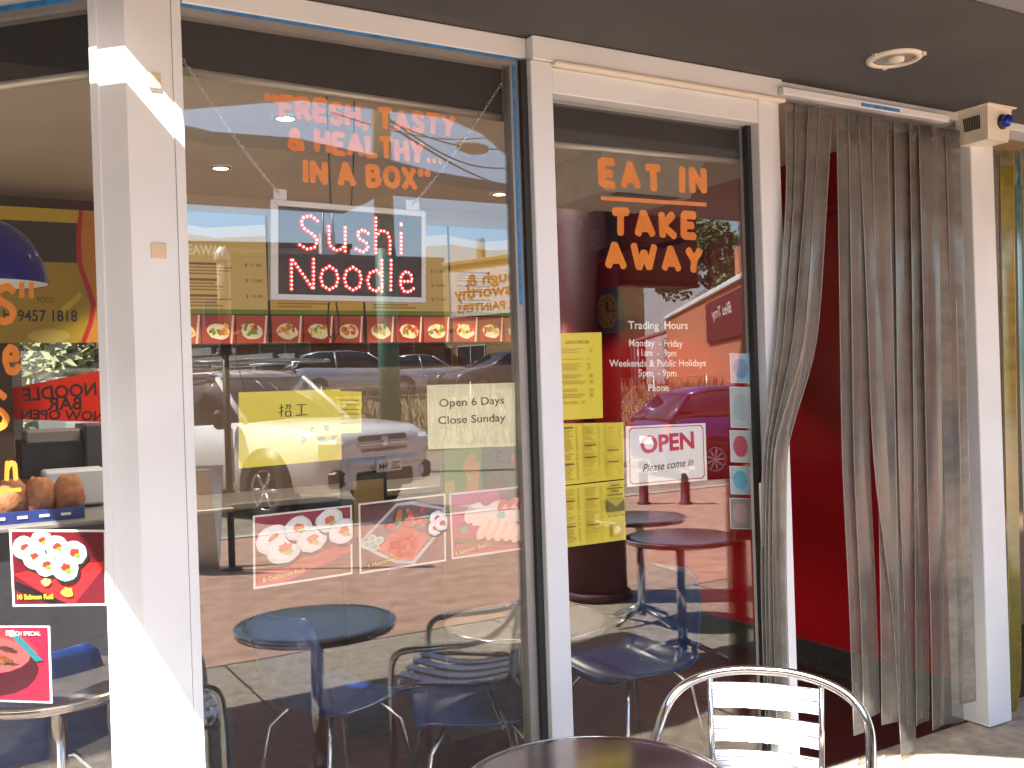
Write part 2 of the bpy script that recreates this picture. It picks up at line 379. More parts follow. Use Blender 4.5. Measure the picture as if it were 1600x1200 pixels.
G = {
 'A': (.62, [[(0, 0), (.3, 1), (.62, 0)], [(.12, .3), (.5, .3)]]),
 'B': (.52, [[(0, 0), (0, 1), (.36, .96), (.44, .76), (.34, .54), (0, .5)], [(.3, .53), (.5, .36), (.46, .1), (.28, 0), (0, 0)]]),
 'E': (.48, [[(.48, 1), (0, 1), (0, 0), (.48, 0)], [(0, .5), (.4, .5)]]),
 'F': (.48, [[(.5, 1), (0, .97), (.02, 0)], [(0, .5), (.4, .52)]]),
 'H': (.55, [[(0, 0), (.02, 1)], [(.55, 0), (.53, 1)], [(0, .48), (.55, .52)]]),
 'I': (.04, [[(.0, 0), (.03, 1)]]),
 'K': (.52, [[(0, 0), (0, 1)], [(.5, 1), (.05, .48), (.54, 0)]]),
 'L': (.42, [[(0, 1), (0, 0), (.44, .02)]]),
 'N': (.55, [[(0, 0), (0, 1), (.55, 0), (.55, 1)]]),
 'O': (.62, [[(.31, 1), (.08, .86), (0, .5), (.08, .14), (.31, 0), (.54, .14), (.62, .5), (.54, .86), (.31, 1)]]),
 'R': (.52, [[(0, 0), (0, 1), (.36, .97), (.46, .76), (.36, .52), (0, .47)], [(.2, .48), (.52, 0)]]),
 'S': (.48, [[(.46, .86), (.3, 1), (.1, .95), (.03, .76), (.14, .58), (.36, .44), (.46, .26), (.38, .06), (.2, 0), (.0, .12)]]),
 'T': (.54, [[(0, .97), (.56, 1)], [(.28, .98), (.26, 0)]]),
 'W': (.86, [[(0, 1), (.2, 0), (.43, .7), (.64, 0), (.86, 1)]]),
 'X': (.55, [[(0, 1), (.55, 0)], [(.52, 1), (0, 0)]]),
 'Y': (.55, [[(0, 1), (.27, .5), (.55, 1)], [(.27, .5), (.24, 0)]]),
 '&': (.6, [[(.6, .05), (.14, .72), (.2, .94), (.36, .96), (.42, .78), (.1, .42), (.03, .16), (.2, 0), (.42, .1), (.58, .4)]]),
 ',': (.1, [[(.09, .1), (.0, -.18)]]), '.': (.02, [[(0, .04), (.03, .06)]]),
 '"': (.2, [[(0, 1.02), (.03, .74)], [(.2, 1.02), (.2, .74)]]),
 '`': (.34, [[(.03, 1.0), (.0, .86), (.04, .78)], [(.37, 1.0), (.34, .86), (.38, .78)]]),
 "'": (.34, [[(.05, 1.0), (.06, .88), (.0, .76)], [(.39, 1.0), (.4, .88), (.34, .76)]]),
 'e': (.5, [[(.04, .34), (.46, .36), (.4, .6), (.24, .68), (.06, .54), (.02, .28), (.14, .03), (.34, 0), (.5, .12)]]),
 'l': (.04, [[(0, 0), (.02, 1)]]), 'w': (.7, [[(0, .65), (.16, 0), (.34, .5), (.5, 0), (.7, .65)]]),
 'n': (.46, [[(0, 0), (.06, .66)], [(.04, .4), (.22, .64), (.4, .58), (.42, .0)]]),
 's': (.36, [[(.36, .56), (.2, .66), (.04, .56), (.08, .4), (.3, .28), (.36, .12), (.2, 0), (.0, .08)]]),
 'u': (.42, [[(0, .66), (.02, .15), (.18, 0), (.34, .06), (.42, .2)], [(.42, .66), (.42, 0)]]),
 'h': (.42, [[(0, 0), (0, 1)], [(0, .45), (.16, .66), (.34, .6), (.42, .4), (.42, 0)]]),
 'i': (.03, [[(0, 0), (0, .62)], [(0, .9), (0, .93)]]),
 'o': (.48, [[(.24, .68), (.06, .56), (0, .34), (.06, .1), (.24, 0), (.42, .1), (.48, .34), (.42, .56), (.24, .68)]]),
 'd': (.46, [[(.46, 1), (.46, 0)], [(.46, .5), (.28, .68), (.08, .58), (0, .34), (.08, .08), (.26, 0), (.46, .16)]]),
 ' ': (.12, []),
}
def brush(mb, s, a, b, cap, nrm, thick=.23, wob=.012, gap=.34, seed=1, up=Vector((0, 0, 1))):
    rnd = random.Random(seed)
    tot = sum(G[ch][0] for ch in s) + gap * (len(s) - 1)
    ex = b - a; wd = ex.length; ex = ex / wd; ez = (up - ex * up.dot(ex)).normalized()
    k = wd / (tot + thick); h = cap; x = thick / 2; dep = 0.0
    for ch in s:
        gw, strokes = G[ch]
        dy = rnd.uniform(-.03, .03); tl = rnd.uniform(-.03, .03)
        for st in strokes:
            pts = [Vector((x + px + tl * py + rnd.uniform(-wob, wob), thick * .5 + py * (1 - thick) + dy + rnd.uniform(-wob, wob))) for px, py in st]
            for i in range(len(pts) - 1):
                p, q = pts[i], pts[i + 1]
                P = Vector((p.x * k, p.y * h)); Q = Vector((q.x * k, q.y * h)); t = (Q - P)
                if t.length < 1e-6: continue
                t.normalize(); n = Vector((-t.y, t.x)); r0 = thick * h * .5 * rnd.uniform(.9, 1.06)
                ol = []
                for j in range(-2, 3):
                    an = j * math.pi / 4; ol.append(Q + t * (math.cos(an) * r0 * .62) + n * (math.sin(an) * r0))
                for j in range(-2, 3):
                    an = j * math.pi / 4; ol.append(P - t * (math.cos(an) * r0 * .62) - n * (math.sin(an) * r0))
                dep += .00004
                mb.add([a + ex * o.x + ez * o.y + nrm * dep for o in ol], [tuple(range(10))])
        x += gw + gap
NF = Vector((0, -1, 0))       # the way the shop front faces
IN = .030                      # inner face of the main glass (sheets are stuck behind it)

# =================================================================== GROUND
SOF = 2.742
def terr(y): 
    t = min(1, max(0, (-19.5 - y) / 4.5)); return 1.27 * t * t * (3 - 2 * t)
mb = MB(); mb.slab([(-40, -3.05), (90, -3.05), (90, .6), (-40, .6)], -.3, -.004)
struct(mb.build('pavement', 'concrete'))
for i, x in enumerate((-2.2, -.4, 1.4, 3.2, 5.0, 6.8)):
    j = MB().bb((x - .006, -3.04, -.0035), (x + .006, -.3, -.001)).build('joint', 'skirt', bpy.data.objects['pavement'])
mb = MB(); mb.slab([(-40, -8.0), (90, -8.0), (90, -3.056), (-40, -3.056)], -.3, 0)
struct(mb.build('plaza_paving', 'paving'))
mb = MB(); mb.slab([(-40, -8.16), (90, -8.16), (90, -8.004), (-40, -8.004)], -.4, .012)
struct(mb.build('kerb', 'kerb'))
mb = MB(); mb.slab([(-60, -19.4), (120, -19.4), (120, -8.164), (-60, -8.164)], -.5, -.03)
struct(mb.build('road', 'road'))
# far ground, rising in a grassy bank beyond the road; one sheet to the horizon
mb = MB(); ys = [60, .7, -19.0, -19.45, -20, -20.6, -21.3, -22, -22.7, -23.4, -24, -40, -120, -700]
xs = [-700, -120, -40, -10, 0, 10, 20, 30, 45, 60, 120, 700]
vs = []; fs = []
for y in ys:
    for x in xs: vs.append((x, y, terr(y) + (-.6 if y > -19.2 else 0)))
for i in range(len(ys) - 1):
    for k in range(len(xs) - 1):
        a = i * len(xs) + k; fs.append((a, a + len(xs), a + len(xs) + 1, a + 1))
mb.add(vs, fs, smooth=True); struct(mb.build('ground', 'earth'))
struct(MB().bb((-8, 3.6, -.2), (10, 16, -.02)).build('rear_bounce_slab', 'kerb'))  # pale unseen slab added to bounce light onto the back window sign
# dry grass on the bank
mb = MB(); rnd = random.Random(3)
for k in range(7000):
    x = rnd.uniform(2, 36); y = rnd.uniform(-24.3, -19.6); z = terr(y); h = rnd.uniform(.15, .5); a = rnd.uniform(0, 3.14); wv = .03
    lx, ly = rnd.uniform(-.12, .12), rnd.uniform(-.12, .12)
    mb.add([(x - wv * math.cos(a), y - wv * math.sin(a), z), (x + wv * math.cos(a), y + wv * math.sin(a), z), (x + lx, y + ly, z + h)], [(0, 1, 2)])
g = mb.build('bank_grass', 'drygrass'); g['kind'] = 'stuff'; tag(g, 'tall dry grass on the bank below the parked cars', 'grass')

# =================================================================== SHOP BUILDING
shop = thing('shop_building', (2.3, 0, 0), 'white framed noodle shop front with grey soffit and red inside walls', 'building')
def sp(name, mb, m, parent=shop, label=None): return mb.build(name, m, parent, world=True, label=label)
# corner pillar: one face on the front, one on the splay
PL = SO + SE * .11
mb = MB(); mb.slab([(.45, 0), (.57, 0), (.57, .03), (.596, .03), (.596, .14), (.50, .2), (PL.x + .06, PL.y + .06), (PL.x, PL.y)], 0, SOF)
pil = sp('pillar', mb, 'white')
mb = MB().bb((.571, -.004, 0), (.596, .03, SOF)); sp('pillar_trim', mb, 'white', pil)
e2 = SO + SE * .085
mb = MB(); mb.slab([(e2.x - .003, e2.y - .003), (e2.x + SE.x * .024 - .003, e2.y + SE.y * .024 - .003), (e2.x + SE.x * .024 + .005, e2.y + SE.y * .024 + .005), (e2.x + .005, e2.y + .005)], 0, SOF)
sp('pillar_trim', mb, 'white', pil)
for (x0, y0, x1, y1) in ((232, 112, 252, 139), (236, 379, 261, 404)):
    a = at(x0, y0, -.004); b = at(x1, y1, -.004)
    sp('mounting_pad', MB().bb((a.x, -.005, b.z), (b.x, .002, a.z), bev=.001), 'beige_tile', pil)
# centre post
mb = MB().bb((1.694, -.045, 0), (1.778, .06, 2.66), bev=.003); sp('centre_post', mb, 'white')
mb = MB().bb((1.672, -.02, 0), (1.6935, .05, 2.66)); sp('gasket_strip', mb, 'gasket')
# header beams
mb = MB().bb((.598, -.01, 2.672), (1.70, .1, SOF - .002), bev=.003); sp('header_beam', mb, 'white')
mb = MB().bb((1.701, -.05, 2.661), (2.83, .1, SOF - .002), bev=.003); sp('header_beam', mb, 'white')
mb = MB().bb((1.78, -.065, 2.648), (2.835, -.03, 2.664), bev=.004); sp('drip_ledge', mb, 'cream_plastic')
mb = MB().bb((2.831, -.03, 2.705), (6.5, .1, SOF - .002), bev=.003); sp('header_beam', mb, 'white')
mb = MB(); q0 = SO + SE * .112; q1 = SO + SE * 3.2
for (z0, z1, o0, o1) in ((2.69, SOF - .003, 0.0, .12),):
    mb.slab([tuple((q0 + SN * -o0)[:2]), tuple((q0 - SN * o1)[:2]), tuple((q1 - SN * o1)[:2]), tuple((q1 - SN * o0)[:2])], z0, z1)
sp('header_beam', mb, 'white')
# door jamb left, right column
mb = MB().bb((2.71, -.04, 0), (2.775, .07, 2.66), bev=.003); sp('door_jamb', mb, 'white')
mb = MB().bb((2.777, -.03, 0), (2.83, .07, 2.66), bev=.003); sp('door_jamb', mb, 'white')
mb = MB().bb((3.985, -.05, 0), (4.15, .14, 2.705), bev=.004); cl = sp('column', mb, 'white')
mb = MB().bb((4.151, -.03, 0), (4.163, .1, 2.705)); sp('column_trim', mb, 'grey_frame', cl)
# soffit, with an unseen slot shaped to let sun onto the corner pillar
k1, k2, s0, s1 = .128, .205, -.062, .24
slot = [SO + SN * k1 + SE * s0, SO + SN * k1 + SE * s1, SO + SN * k2 + SE * s1, SO + SN * k2 + SE * s0]
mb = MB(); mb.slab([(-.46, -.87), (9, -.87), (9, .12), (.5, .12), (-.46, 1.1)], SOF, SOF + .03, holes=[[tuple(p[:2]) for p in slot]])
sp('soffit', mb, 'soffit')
hole = [(.74, -1.36), (1.12, -1.05), (1.26, -.94), (1.9, -.94), (2.17, -1.11), (2.53, -1.48), (2.9, -1.95), (3.2, -2.36), (2.99, -2.3), (2.45, -2.16), (1.96, -1.92), (1.5, -1.74), (1.12, -1.78), (.78, -1.62)]  # left end widened to let sun reach the slatted chair
mb = MB(); mb.slab([(-.46, -.874), (-.46, -3.25), (2.3, -3.25), (2.3, -2.58), (9, -2.58), (9, -.874)], SOF + .006, SOF + .07, holes=[hole])
sp('canopy', mb, 'canopy')
# building mass above
mb = MB().bb((.45, .15, SOF + .04), (9, 3.6, 3.7)); sp('upper_wall', mb, 'tan_wall')
# inside
mb = MB(); mb.slab([(.62, .06), (4.05, .06), (4.05, 3.45), (-3, 3.45), (-3, 3.3), (.35, .2)], -.05, .003)
f = sp('shop_floor', mb, 'floor_in')
mb = MB(); mb.slab([(.55, .125), (4.2, .125), (4.2, 3.6), (-3, 3.6), (-3, 3.2), (-.46, 1.11), (.5, .125)], 2.755, 2.8); sp('inner_ceiling', mb, 'ceiling')
mb = MB().bb((4.05, .15, 0), (4.14, 3.6, 2.754)); rw = sp('red_wall', mb, 'red_wall')
sp('skirting', MB().bb((4.03, .15, .004), (4.049, 3.4, .15)), 'skirt', rw)
sp('picture_ledge', MB().bb((4.0, .3, 2.44), (4.049, 3.4, 2.47)), 'red_matt', rw)
# back wall with its window on the left
a = at(20, 534, 3.42); b = at(185, 700, 3.42); wx0, wx1, wz1, wz0 = .35, 1.02, a.z, 1.28
mb = MB()
mb.bb((-3, 3.42, 0), (wx0, 3.55, 2.754)); mb.bb((wx1, 3.42, 0), (4.05, 3.55, 2.754))
mb.bb((wx0, 3.42, 0), (wx1, 3.55, wz0)); mb.bb((wx0, 3.42, wz1), (wx1, 3.55, 2.754))
sp('back_wall', mb, 'back_wall')
mb = MB().bb((wx0, 3.48, wz0), (wx1, 3.486, wz1)); sp('back_window_glass', mb, 'glass')
for x in (wx0, wx1 - .05): sp('back_window_frame', MB().bb((x, 3.44, wz0), (x + .05, 3.5, wz1)), 'grey_frame')
sp('side_wall', MB().bb((-3.1, 3.2, 0), (-3.0, 6, 2.754)), 'back_wall')
# bulkhead across the ceiling
mb = MB().bb((1.0, 3.0, 2.70), (4.0, 3.4, 2.754)); sp('bulkhead', mb, 'ceiling')
pc = at(882, 420, 3.0)
mb = MB().cyl((pc.x, 3.0, .0), (pc.x, 3.0, 2.70), .105, 24); sp('round_column', mb, 'red_matt')

# ------------------------------------------------ main window
win = thing('shop_window', (1.15, 0, 0), 'big front window lettered in orange above the sushi photos', 'window')
mb = MB().bb((.597, .020, .1), (1.64, .026, 2.645)); mb.build('glass', 'glass', win, True)
mb = MB().bb((1.640, .0, .1), (1.6715, .05, 2.645)); mb.build('frame_stile', 'grey_frame', win, True)
mb = MB().bb((.598, .0, 2.646), (1.6715, .05, 2.664)); mb.build('frame_rail', 'grey_frame', win, True)
mb = MB().bb((.598, -.005, .0), (1.6715, .06, .099)); mb.build('frame_sill', 'white', win, True)
mb = MB().bb((.598, -.006, 2.6645), (1.671, .02, 2.6715)); mb.build('tape', 'blue_tape', win, True)
mb = MB().bb((1.650, -.003, 1.86), (1.660, -.0005, 2.645)); mb.build('tape', 'blue_tape', win, True)
for i, (s, x0, y0, x1, y1, cp, th) in enumerate((('`FRESH, TASTY', 414, 183, 712, 217, 38, .25), ('& HEALTHY...', 449, 236, 691, 259, 38, .25), ("IN A BOX'", 473, 288, 672, 301, 39, .25))):
    a = at(x0, y0, .0285); b = at(x1, y1, .0285); cm = at((x0 + x1) / 2, (y0 + y1) / 2, .0285); ct = at((x0 + x1) / 2, (y0 + y1) / 2 - cp, .0285)
    mb = MB(); brush(mb, s, a, b, (ct - cm).length, NF, thick=th, gap=.3, seed=i + 3); mb.build('painted_lettering', 'orange', win, True)

# ------------------------------------------------ side light (fixed pane beside the door)
sw = thing('side_window', (2.24, 0, 0), 'narrow glass pane beside the doorway painted EAT IN TAKE AWAY', 'window')
MB().bb((1.784, .020, .11), (2.689, .026, 2.56)).build('glass', 'glass', sw, True)
MB().bb((1.7785, -.04, 2.561), (2.709, .06, 2.647), bev=.003).build('frame_rail', 'white', sw, True)
MB().bb((1.7785, -.02, .0), (2.709, .06, .109)).build('frame_rail', 'white', sw, True)
MB().bb((2.6895, .002, .11), (2.709, .03, 2.56)).build('gasket', 'gasket', sw, True)
for i, (s, x0, y0, x1, y1, cp) in enumerate((('EAT IN', 936, 295, 1105, 307, 47), ('TAKE', 955, 369, 1090, 377, 46), ('AWAY', 946, 423, 1099, 430, 46))):
    a = at(x0, y0, .0285); b = at(x1, y1, .0285); xm, ym = (x0 + x1) / 2, (y0 + y1) / 2
    mb = MB(); brush(mb, s, a, b, (at(xm, ym - cp, .0285) - at(xm, ym, .0285)).length, NF, thick=.285, gap=.45, seed=i + 20)
    mb.build('painted_lettering', 'orange', sw, True)
a = at(939, 310, .0285); b = at(1104, 320, .0285)
mb = MB(); mb.quad([a - Vector((0, 0, .006)), b - Vector((0, 0, .007)), b + Vector((0, 0, .008)), a + Vector((0, 0, .008))]); mb.build('painted_underline', 'orange', sw, True)
for (s, x0, x1, y0, y1, cp) in (('Trading  Hours', 982, 1075, 514, 514, 13), ('Monday  - Friday', 983, 1067, 541, 542, 11.5), ('11am  -  9pm', 996, 1057, 556, 557, 11.5), ('Weekends & Public Holidays', 952, 1103, 573, 572, 11.5), ('5pm  - 9pm', 998, 1057, 588, 588, 11.5), ('Phone', 1013, 1045, 611, 611, 11)):
    a = at(x0, y0, .0285); b = at(x1, y1, .0285)
    mb = MB(); text_on(mb, s, a, b, (at(x0, y0 - cp, .0285) - a).length, NF, bold=.012); mb.build('vinyl_lettering', 'white_ink', sw, True)

# ------------------------------------------------ splayed window left of the pillar
lw_ = thing('splay_window', tuple(SO + SE * .8), 'window set at an angle left of the white corner pillar', 'window')
def splay_box(mb, s0, s1, o0, o1, z0, z1):
    p = [SO + SE * s0 - SN * o0, SO + SE * s1 - SN * o0, SO + SE * s1 - SN * o1, SO + SE * s0 - SN * o1]
    return mb.slab([tuple(q[:2]) for q in p], z0, z1)
splay_box(MB(), .112, 3.0, .02, .026, .1, 2.655).build('glass', 'glass', lw_, True)
splay_box(MB(), .112, 3.0, .0, .05, 2.656, 2.674).build('frame_rail', 'grey_frame', lw_, True)
splay_box(MB(), .112, 3.0, -.005, .05, 2.6745, 2.688).build('tape', 'blue_tape', lw_, True)
splay_box(MB(), .112, 3.0, .0, .06, .0, .099).build('frame_sill', 'white', lw_, True)
for i, (s, x0, y0, x1, y1, cp) in enumerate((('S', -12, 509, 29, 507, 66), ('e', 5, 587, 34, 585, 68), ('S', -18, 675, 18, 673, 66), ('n', 8, 752, 29, 751, 48))):
    a = at_s(x0, y0, .029); b = at_s(x1, y1, .029); c0 = at_s((x0 + x1) / 2, y0, .029); c1 = at_s((x0 + x1) / 2, y0 - cp, .029)
    mb = MB(); brush(mb, s, a, b, (c1 - c0).length, SN, thick=.18, seed=40 + i); mb.build('painted_lettering', 'orange', lw_, True)
mb = MB()
for (x0, x1) in ((30, 38), (45, 53)): mb.quad([at_s(x0, 466, .029), at_s(x1, 466, .029), at_s(x1, 441, .029), at_s(x0, 441, .029)])
mb.build('painted_quote_marks', 'orange', lw_, True)
mb = MB(); mb.quad([at_s(-20, 771, .029), at_s(33, 768, .029), at_s(33, 762, .029), at_s(-20, 764, .029)]); mb.build('painted_underline', 'orange', lw_, True)

# ------------------------------------------------ roller blinds
def blind(label, x0, x1, ztop, zl, zr, y):
    t = thing('roller_blind', ((x0 + x1) / 2, y, ztop), label, 'blind')
    mb = MB(); mb.add([(x0, y, zl), (x1, y, zr), (x1, y, ztop), (x0, y, ztop), (x0, y + .003, zl), (x1, y + .003, zr), (x1, y + .003, ztop), (x0, y + .003, ztop)],
                      [(0, 1, 2, 3), (7, 6, 5, 4), (0, 4, 5, 1), (1, 5, 6, 2), (3, 2, 6, 7), (0, 3, 7, 4)])
    mb.build('fabric', 'blind', t, True)
    MB().cyl((x0 - .005, y, zl - .006), (x1 + .003, y, zr - .006), .013, 12).build('bottom_rail', 'rail', t, True)
    MB().cyl((x0, y + .03, ztop + .01), (x1, y + .03, ztop + .01), .026, 14).build('roller', 'blind', t, True)
a = at(283, 107, .09); b = at(786, 182, .09)
blind('dark roller blind part lowered above the orange slogan', a.x, b.x, 2.70, a.z, b.z, .09)
a = at(855, 223, .09); b = at(1168, 252, .09)
blind('dark roller blind above EAT IN lettering', a.x, b.x, 2.70, a.z, b.z, .09)
t = thing('roller_blind', tuple(SO + SE * .8 - SN * .09 + Vector((0, 0, 2.7))), 'dark roller blind in the splayed window left of the pillar', 'blind')
splay_box(MB(), .12, 2.9, .09, .093, 2.51, 2.70).build('fabric', 'blind', t, True)
p = SO + SE * .12 - SN * .09; q = SO + SE * 2.9 - SN * .09
MB().cyl((p.x, p.y, 2.505), (q.x, q.y, 2.505), .013, 12).build('bottom_rail', 'rail', t, True)

# =================================================================== SHEETS ON THE GLASS
def sheet(name, label, cat, px, m='paper', y=IN + .002, group=None, s=False):
    """px = TL, TR, BR, BL of the sheet; returns the thing and a plotter for its print"""
    A = at_s if s else at; n = SN if s else NF
    P = [A(x, yy, y) for x, yy in px]; c = sum(P, Vector()) / 4
    t = thing(name, tuple(c), label, cat, group)
    mb = MB(); mb.add(P + [p - n * .0008 for p in P], [(3, 2, 1, 0), (4, 5, 6, 7), (0, 1, 5, 4), (1, 2, 6, 5), (2, 3, 7, 6), (3, 0, 4, 7)])
    mb.build('sheet', m, t, True)
    def uv(u, v, k=1):      # u right, v down, 0..1
        top = P[0].lerp(P[1], u); bot = P[3].lerp(P[2], u); return top.lerp(bot, v) + n * (.0003 + .00012 * k)
    return t, uv, n
def ell(u, v, ru, rv, a=0, n=18, jit=0, rnd=random):
    o = []
    for i in range(n):
        t = 2 * math.pi * i / n; r = 1 + rnd.uniform(-jit, jit); x = ru * math.cos(t) * r; y = rv * math.sin(t) * r
        o.append((u + x * math.cos(a) - y * math.sin(a), v + x * math.sin(a) + y * math.cos(a)))
    return o
class Art:
    def __init__(s, uv): s.uv = uv; s.mb = MB(); s.k = 1; s.lines = []
    def poly(s, pts, c): s.mb.quad([s.uv(min(1, max(0, u)), min(1, max(0, v)), s.k) for u, v in reversed(pts)], lin(c)); s.k += 1; return s
    def rect(s, u0, v0, u1, v1, c): return s.poly([(u0, v0), (u1, v0), (u1, v1), (u0, v1)], c)
    def ell(s, u, v, ru, rv, c, a=0, jit=.06, seed=1): return s.poly(ell(u, v, ru, rv, a, 20, jit, random.Random(seed + s.k)), c)
    def text(s, st, u0, v0, u1, v1, cap, c, bold=.01, shear=0):
        a = s.uv(u0, v0, s.k); b = s.uv(u1, v1, s.k); nn = (s.uv(.5, .5, 2) - s.uv(.5, .5, 1)).normalized()
        q = MB(); text_on(q, st, a, b, cap, nn, 0, bold, shear, lin(c)); s.lines.append(q); s.k += 1; return s
    def done(s, t, m='print', name='print'):
        o = s.mb.build(name, m, t, True) if s.mb.f else None
        for q in s.lines: q.build('printed_line', m, t, True)
        return o
WHITE = (250, 250, 248)
def roll(A, u, v, r, asp=.9, fill=((222, 70, 50), (150, 190, 80)), seed=0, a=0):
    A.ell(u + r * .12, v + r * .3, r * 1.02, r * asp * 1.4, (38, 40, 34), a, .03, seed)
    A.ell(u, v, r, r * asp * 1.35, (226, 232, 236), a, .05, seed)
    A.ell(u - r * .1, v - r * .1, r * .8, r * asp * 1.1, (246, 248, 250), a, .07, seed + 3)
    A.ell(u + r * .05, v - r * .05, r * .36, r * .42, fill[0], .5, .25, seed + 5)
    A.ell(u + r * .25, v + r * .32, r * .26, r * .26, fill[1], .2, .25, seed + 7)
# 8 California roll
t, uv, n = sheet('food_photo', 'California roll photo on the big window, leftmost of three', 'poster', ((395, 806), (550, 789), (551, 897), (396, 921)))
A = Art(uv); A.rect(.02, .025, .98, .97, (150, 40, 72)); A.poly([(.02, .42), (.98, .3), (.98, .62), (.02, .97)], (104, 62, 50)); A.poly([(.02, .8), (.98, .52), (.98, .66), (.3, .97), (.02, .97)], (190, 84, 78)); A.poly([(.4, .97), (.98, .68), (.98, .97)], (112, 70, 58))
for i, (u, v, r) in enumerate(((.2, .36, .17), (.3, .5, .17), (.44, .24, .14), (.58, .42, .15), (.76, .18, .14), (.9, .36, .15))): roll(A, u, v, r, seed=i * 9, a=.3, fill=((230, 110, 80), (180, 205, 120)))
A.text('8 California Roll', .09, .92, .5, .855, .013, (236, 226, 110)); A.done(t)
# 4 moriawase
t, uv, n = sheet('food_photo', 'moriawase bento box photo, middle one of three on the big window', 'poster', ((560, 787), (696, 771), (697, 877), (562, 897)))
A = Art(uv); A.rect(.02, .025, .98, .97, (92, 50, 56)); A.poly([(.02, .52), (.42, .06), (.6, .06), (.98, .2), (.98, .5), (.62, .97), (.4, .92), (.02, .62)], (196, 200, 208)); A.poly([(.05, .54), (.43, .1), (.58, .1), (.95, .23), (.95, .48), (.6, .92), (.42, .88), (.05, .6)], (120, 96, 100))
A.poly([(.2, .68), (.5, .4), (.8, .6), (.6, .9), (.42, .87)], (226, 96, 82)); A.poly([(.3, .55), (.5, .4), (.66, .48), (.5, .62)], (206, 44, 40))
for i, (u, v) in enumerate(((.08, .6), (.14, .52), (.17, .64), (.22, .56))): A.ell(u, v, .05, .06, (190, 226, 216), .3, .05, i); A.ell(u, v, .03, .035, (140, 190, 170), .3, .05, i)
for i in range(26):
    r = random.Random(i); A.ell(r.uniform(.5, .72), r.uniform(.17, .4), .04, .02, r.choice(((222, 84, 66), (236, 130, 104), (206, 60, 48))), r.uniform(0, 3), .2, i)
for i in range(30):
    r = random.Random(i + 60); A.ell(r.uniform(.34, .66), r.uniform(.58, .84), .05, .025, r.choice(((232, 110, 92), (238, 134, 112), (218, 84, 72))), r.uniform(0, 3), .2, i)
A.ell(.44, .24, .04, .1, (176, 104, 50), .2, .1, 2); A.ell(.4, .34, .03, .04, (70, 140, 70), 0, .2, 5); A.ell(.34, .38, .05, .05, (232, 120, 120), 0, .2, 6); A.ell(.49, .25, .02, .09, (52, 90, 50), .1, .1, 3)
for i, (u, v) in enumerate(((.88, .34), (.86, .48), (.94, .42))): roll(A, u, v, .09, seed=i + 90)
A.text('4 Moriawase', .07, .92, .42, .85, .012, (236, 226, 110)); A.done(t)
# 1 salmon sushi
t, uv, n = sheet('food_photo', 'salmon sushi photo on the big window beside the centre post', 'poster', ((702, 771), (822, 759), (827, 857), (706, 874)))
A = Art(uv); A.rect(.02, .025, .98, .97, (196, 70, 128)); A.poly([(.6, .025), (.98, .025), (.98, .4), (.7, .3)], (110, 60, 66)); A.rect(.02, .2, .3, .32, (232, 190, 170)); A.poly([(.02, .6), (.98, .74), (.98, .97), (.02, .97)], (176, 78, 84)); A.poly([(.04, .66), (.98, .84), (.98, .94), (.04, .78)], (122, 84, 66))
for i in range(9): A.ell(.3 + .085 * i, .34 + .05 * (i % 3), .11, .17, (240, 226, 216), .5, .08, i)
for i in range(6):
    A.ell(.42 + .11 * i, .6 + .03 * i, .075, .17, (246, 206, 184), .5, .06, i + 20); A.ell(.41 + .11 * i, .56 + .03 * i, .03, .12, (250, 226, 208), .5, .06, i + 30)
for i, u in enumerate((.66, .78, .92)): A.ell(u, .26, .05, .1, (216, 56, 54), .4, .1, i); A.ell(u + .04, .3, .03, .07, (236, 150, 130), .4, .1, i)
A.ell(.64, .42, .06, .05, (120, 200, 180), 0, .2, 4); A.ell(.16, .56, .05, .08, (84, 150, 126), 0, .2, 7)
A.text('1 Salmon  Sushi', .05, .94, .46, .86, .012, (240, 232, 130)); A.done(t)
# left window photos
t, uv, n = sheet('food_photo', 'salmon roll photo in the splayed window left of the pillar', 'poster', ((14, 827), (166, 828), (168, 946), (20, 948)), s=True)
A = Art(uv); A.rect(.025, .03, .975, .97, (112, 24, 38)); A.poly([(.03, .58), (.3, .5), (.97, .42), (.97, .5), (.66, .97), (.5, .97)], (196, 44, 48)); A.poly([(.03, .66), (.6, .97), (.4, .97), (.03, .78)], (40, 22, 28))
for i, (u, v, r) in enumerate(((.16, .24, .13), (.34, .14, .11), (.26, .36, .13), (.5, .22, .12), (.38, .46, .12), (.68, .3, .13), (.58, .5, .14))): roll(A, u, v, r, seed=i * 11, fill=((222, 60, 44), (120, 170, 60)))
A.ell(.38, .68, .06, .05, (240, 170, 120), 0, .2, 3); A.ell(.6, .82, .06, .07, (196, 190, 80), 0, .2, 4)
A.text('10 Salmon Roll', .07, .9, .45, .9, .014, (240, 232, 60), .02); A.done(t)
t, uv, n = sheet('food_photo', 'lunch special bowl photo at the lower left corner of the splayed window', 'poster', ((-140, 978), (78, 978), (82, 1099), (-140, 1092)), s=True)
A = Art(uv); A.rect(.01, .02, .985, .975, (150, 30, 62)); A.ell(.5, .42, .42, .42, (214, 52, 60), 0, .02); A.ell(.5, .56, .42, .4, (70, 14, 26), 0, .02); A.ell(.5, .38, .36, .26, (226, 84, 84), 0, .02)
for i in range(22):
    r = random.Random(i); A.ell(r.uniform(.42, .72), r.uniform(.3, .5), .07, .03, r.choice(((70, 44, 36), (116, 70, 44), (232, 214, 160), (50, 120, 60), (206, 80, 50))), r.uniform(0, 3), .3, i)
A.poly([(.72, .1), (.77, .08), (.95, .44), (.9, .46)], (40, 120, 130)); A.poly([(.70, .06), (.75, .05), (.78, .12), (.73, .14)], WHITE)
A.text('LUNCH SPECIAL', .70, .12, .94, .12, .012, (245, 235, 240)); A.done(t)
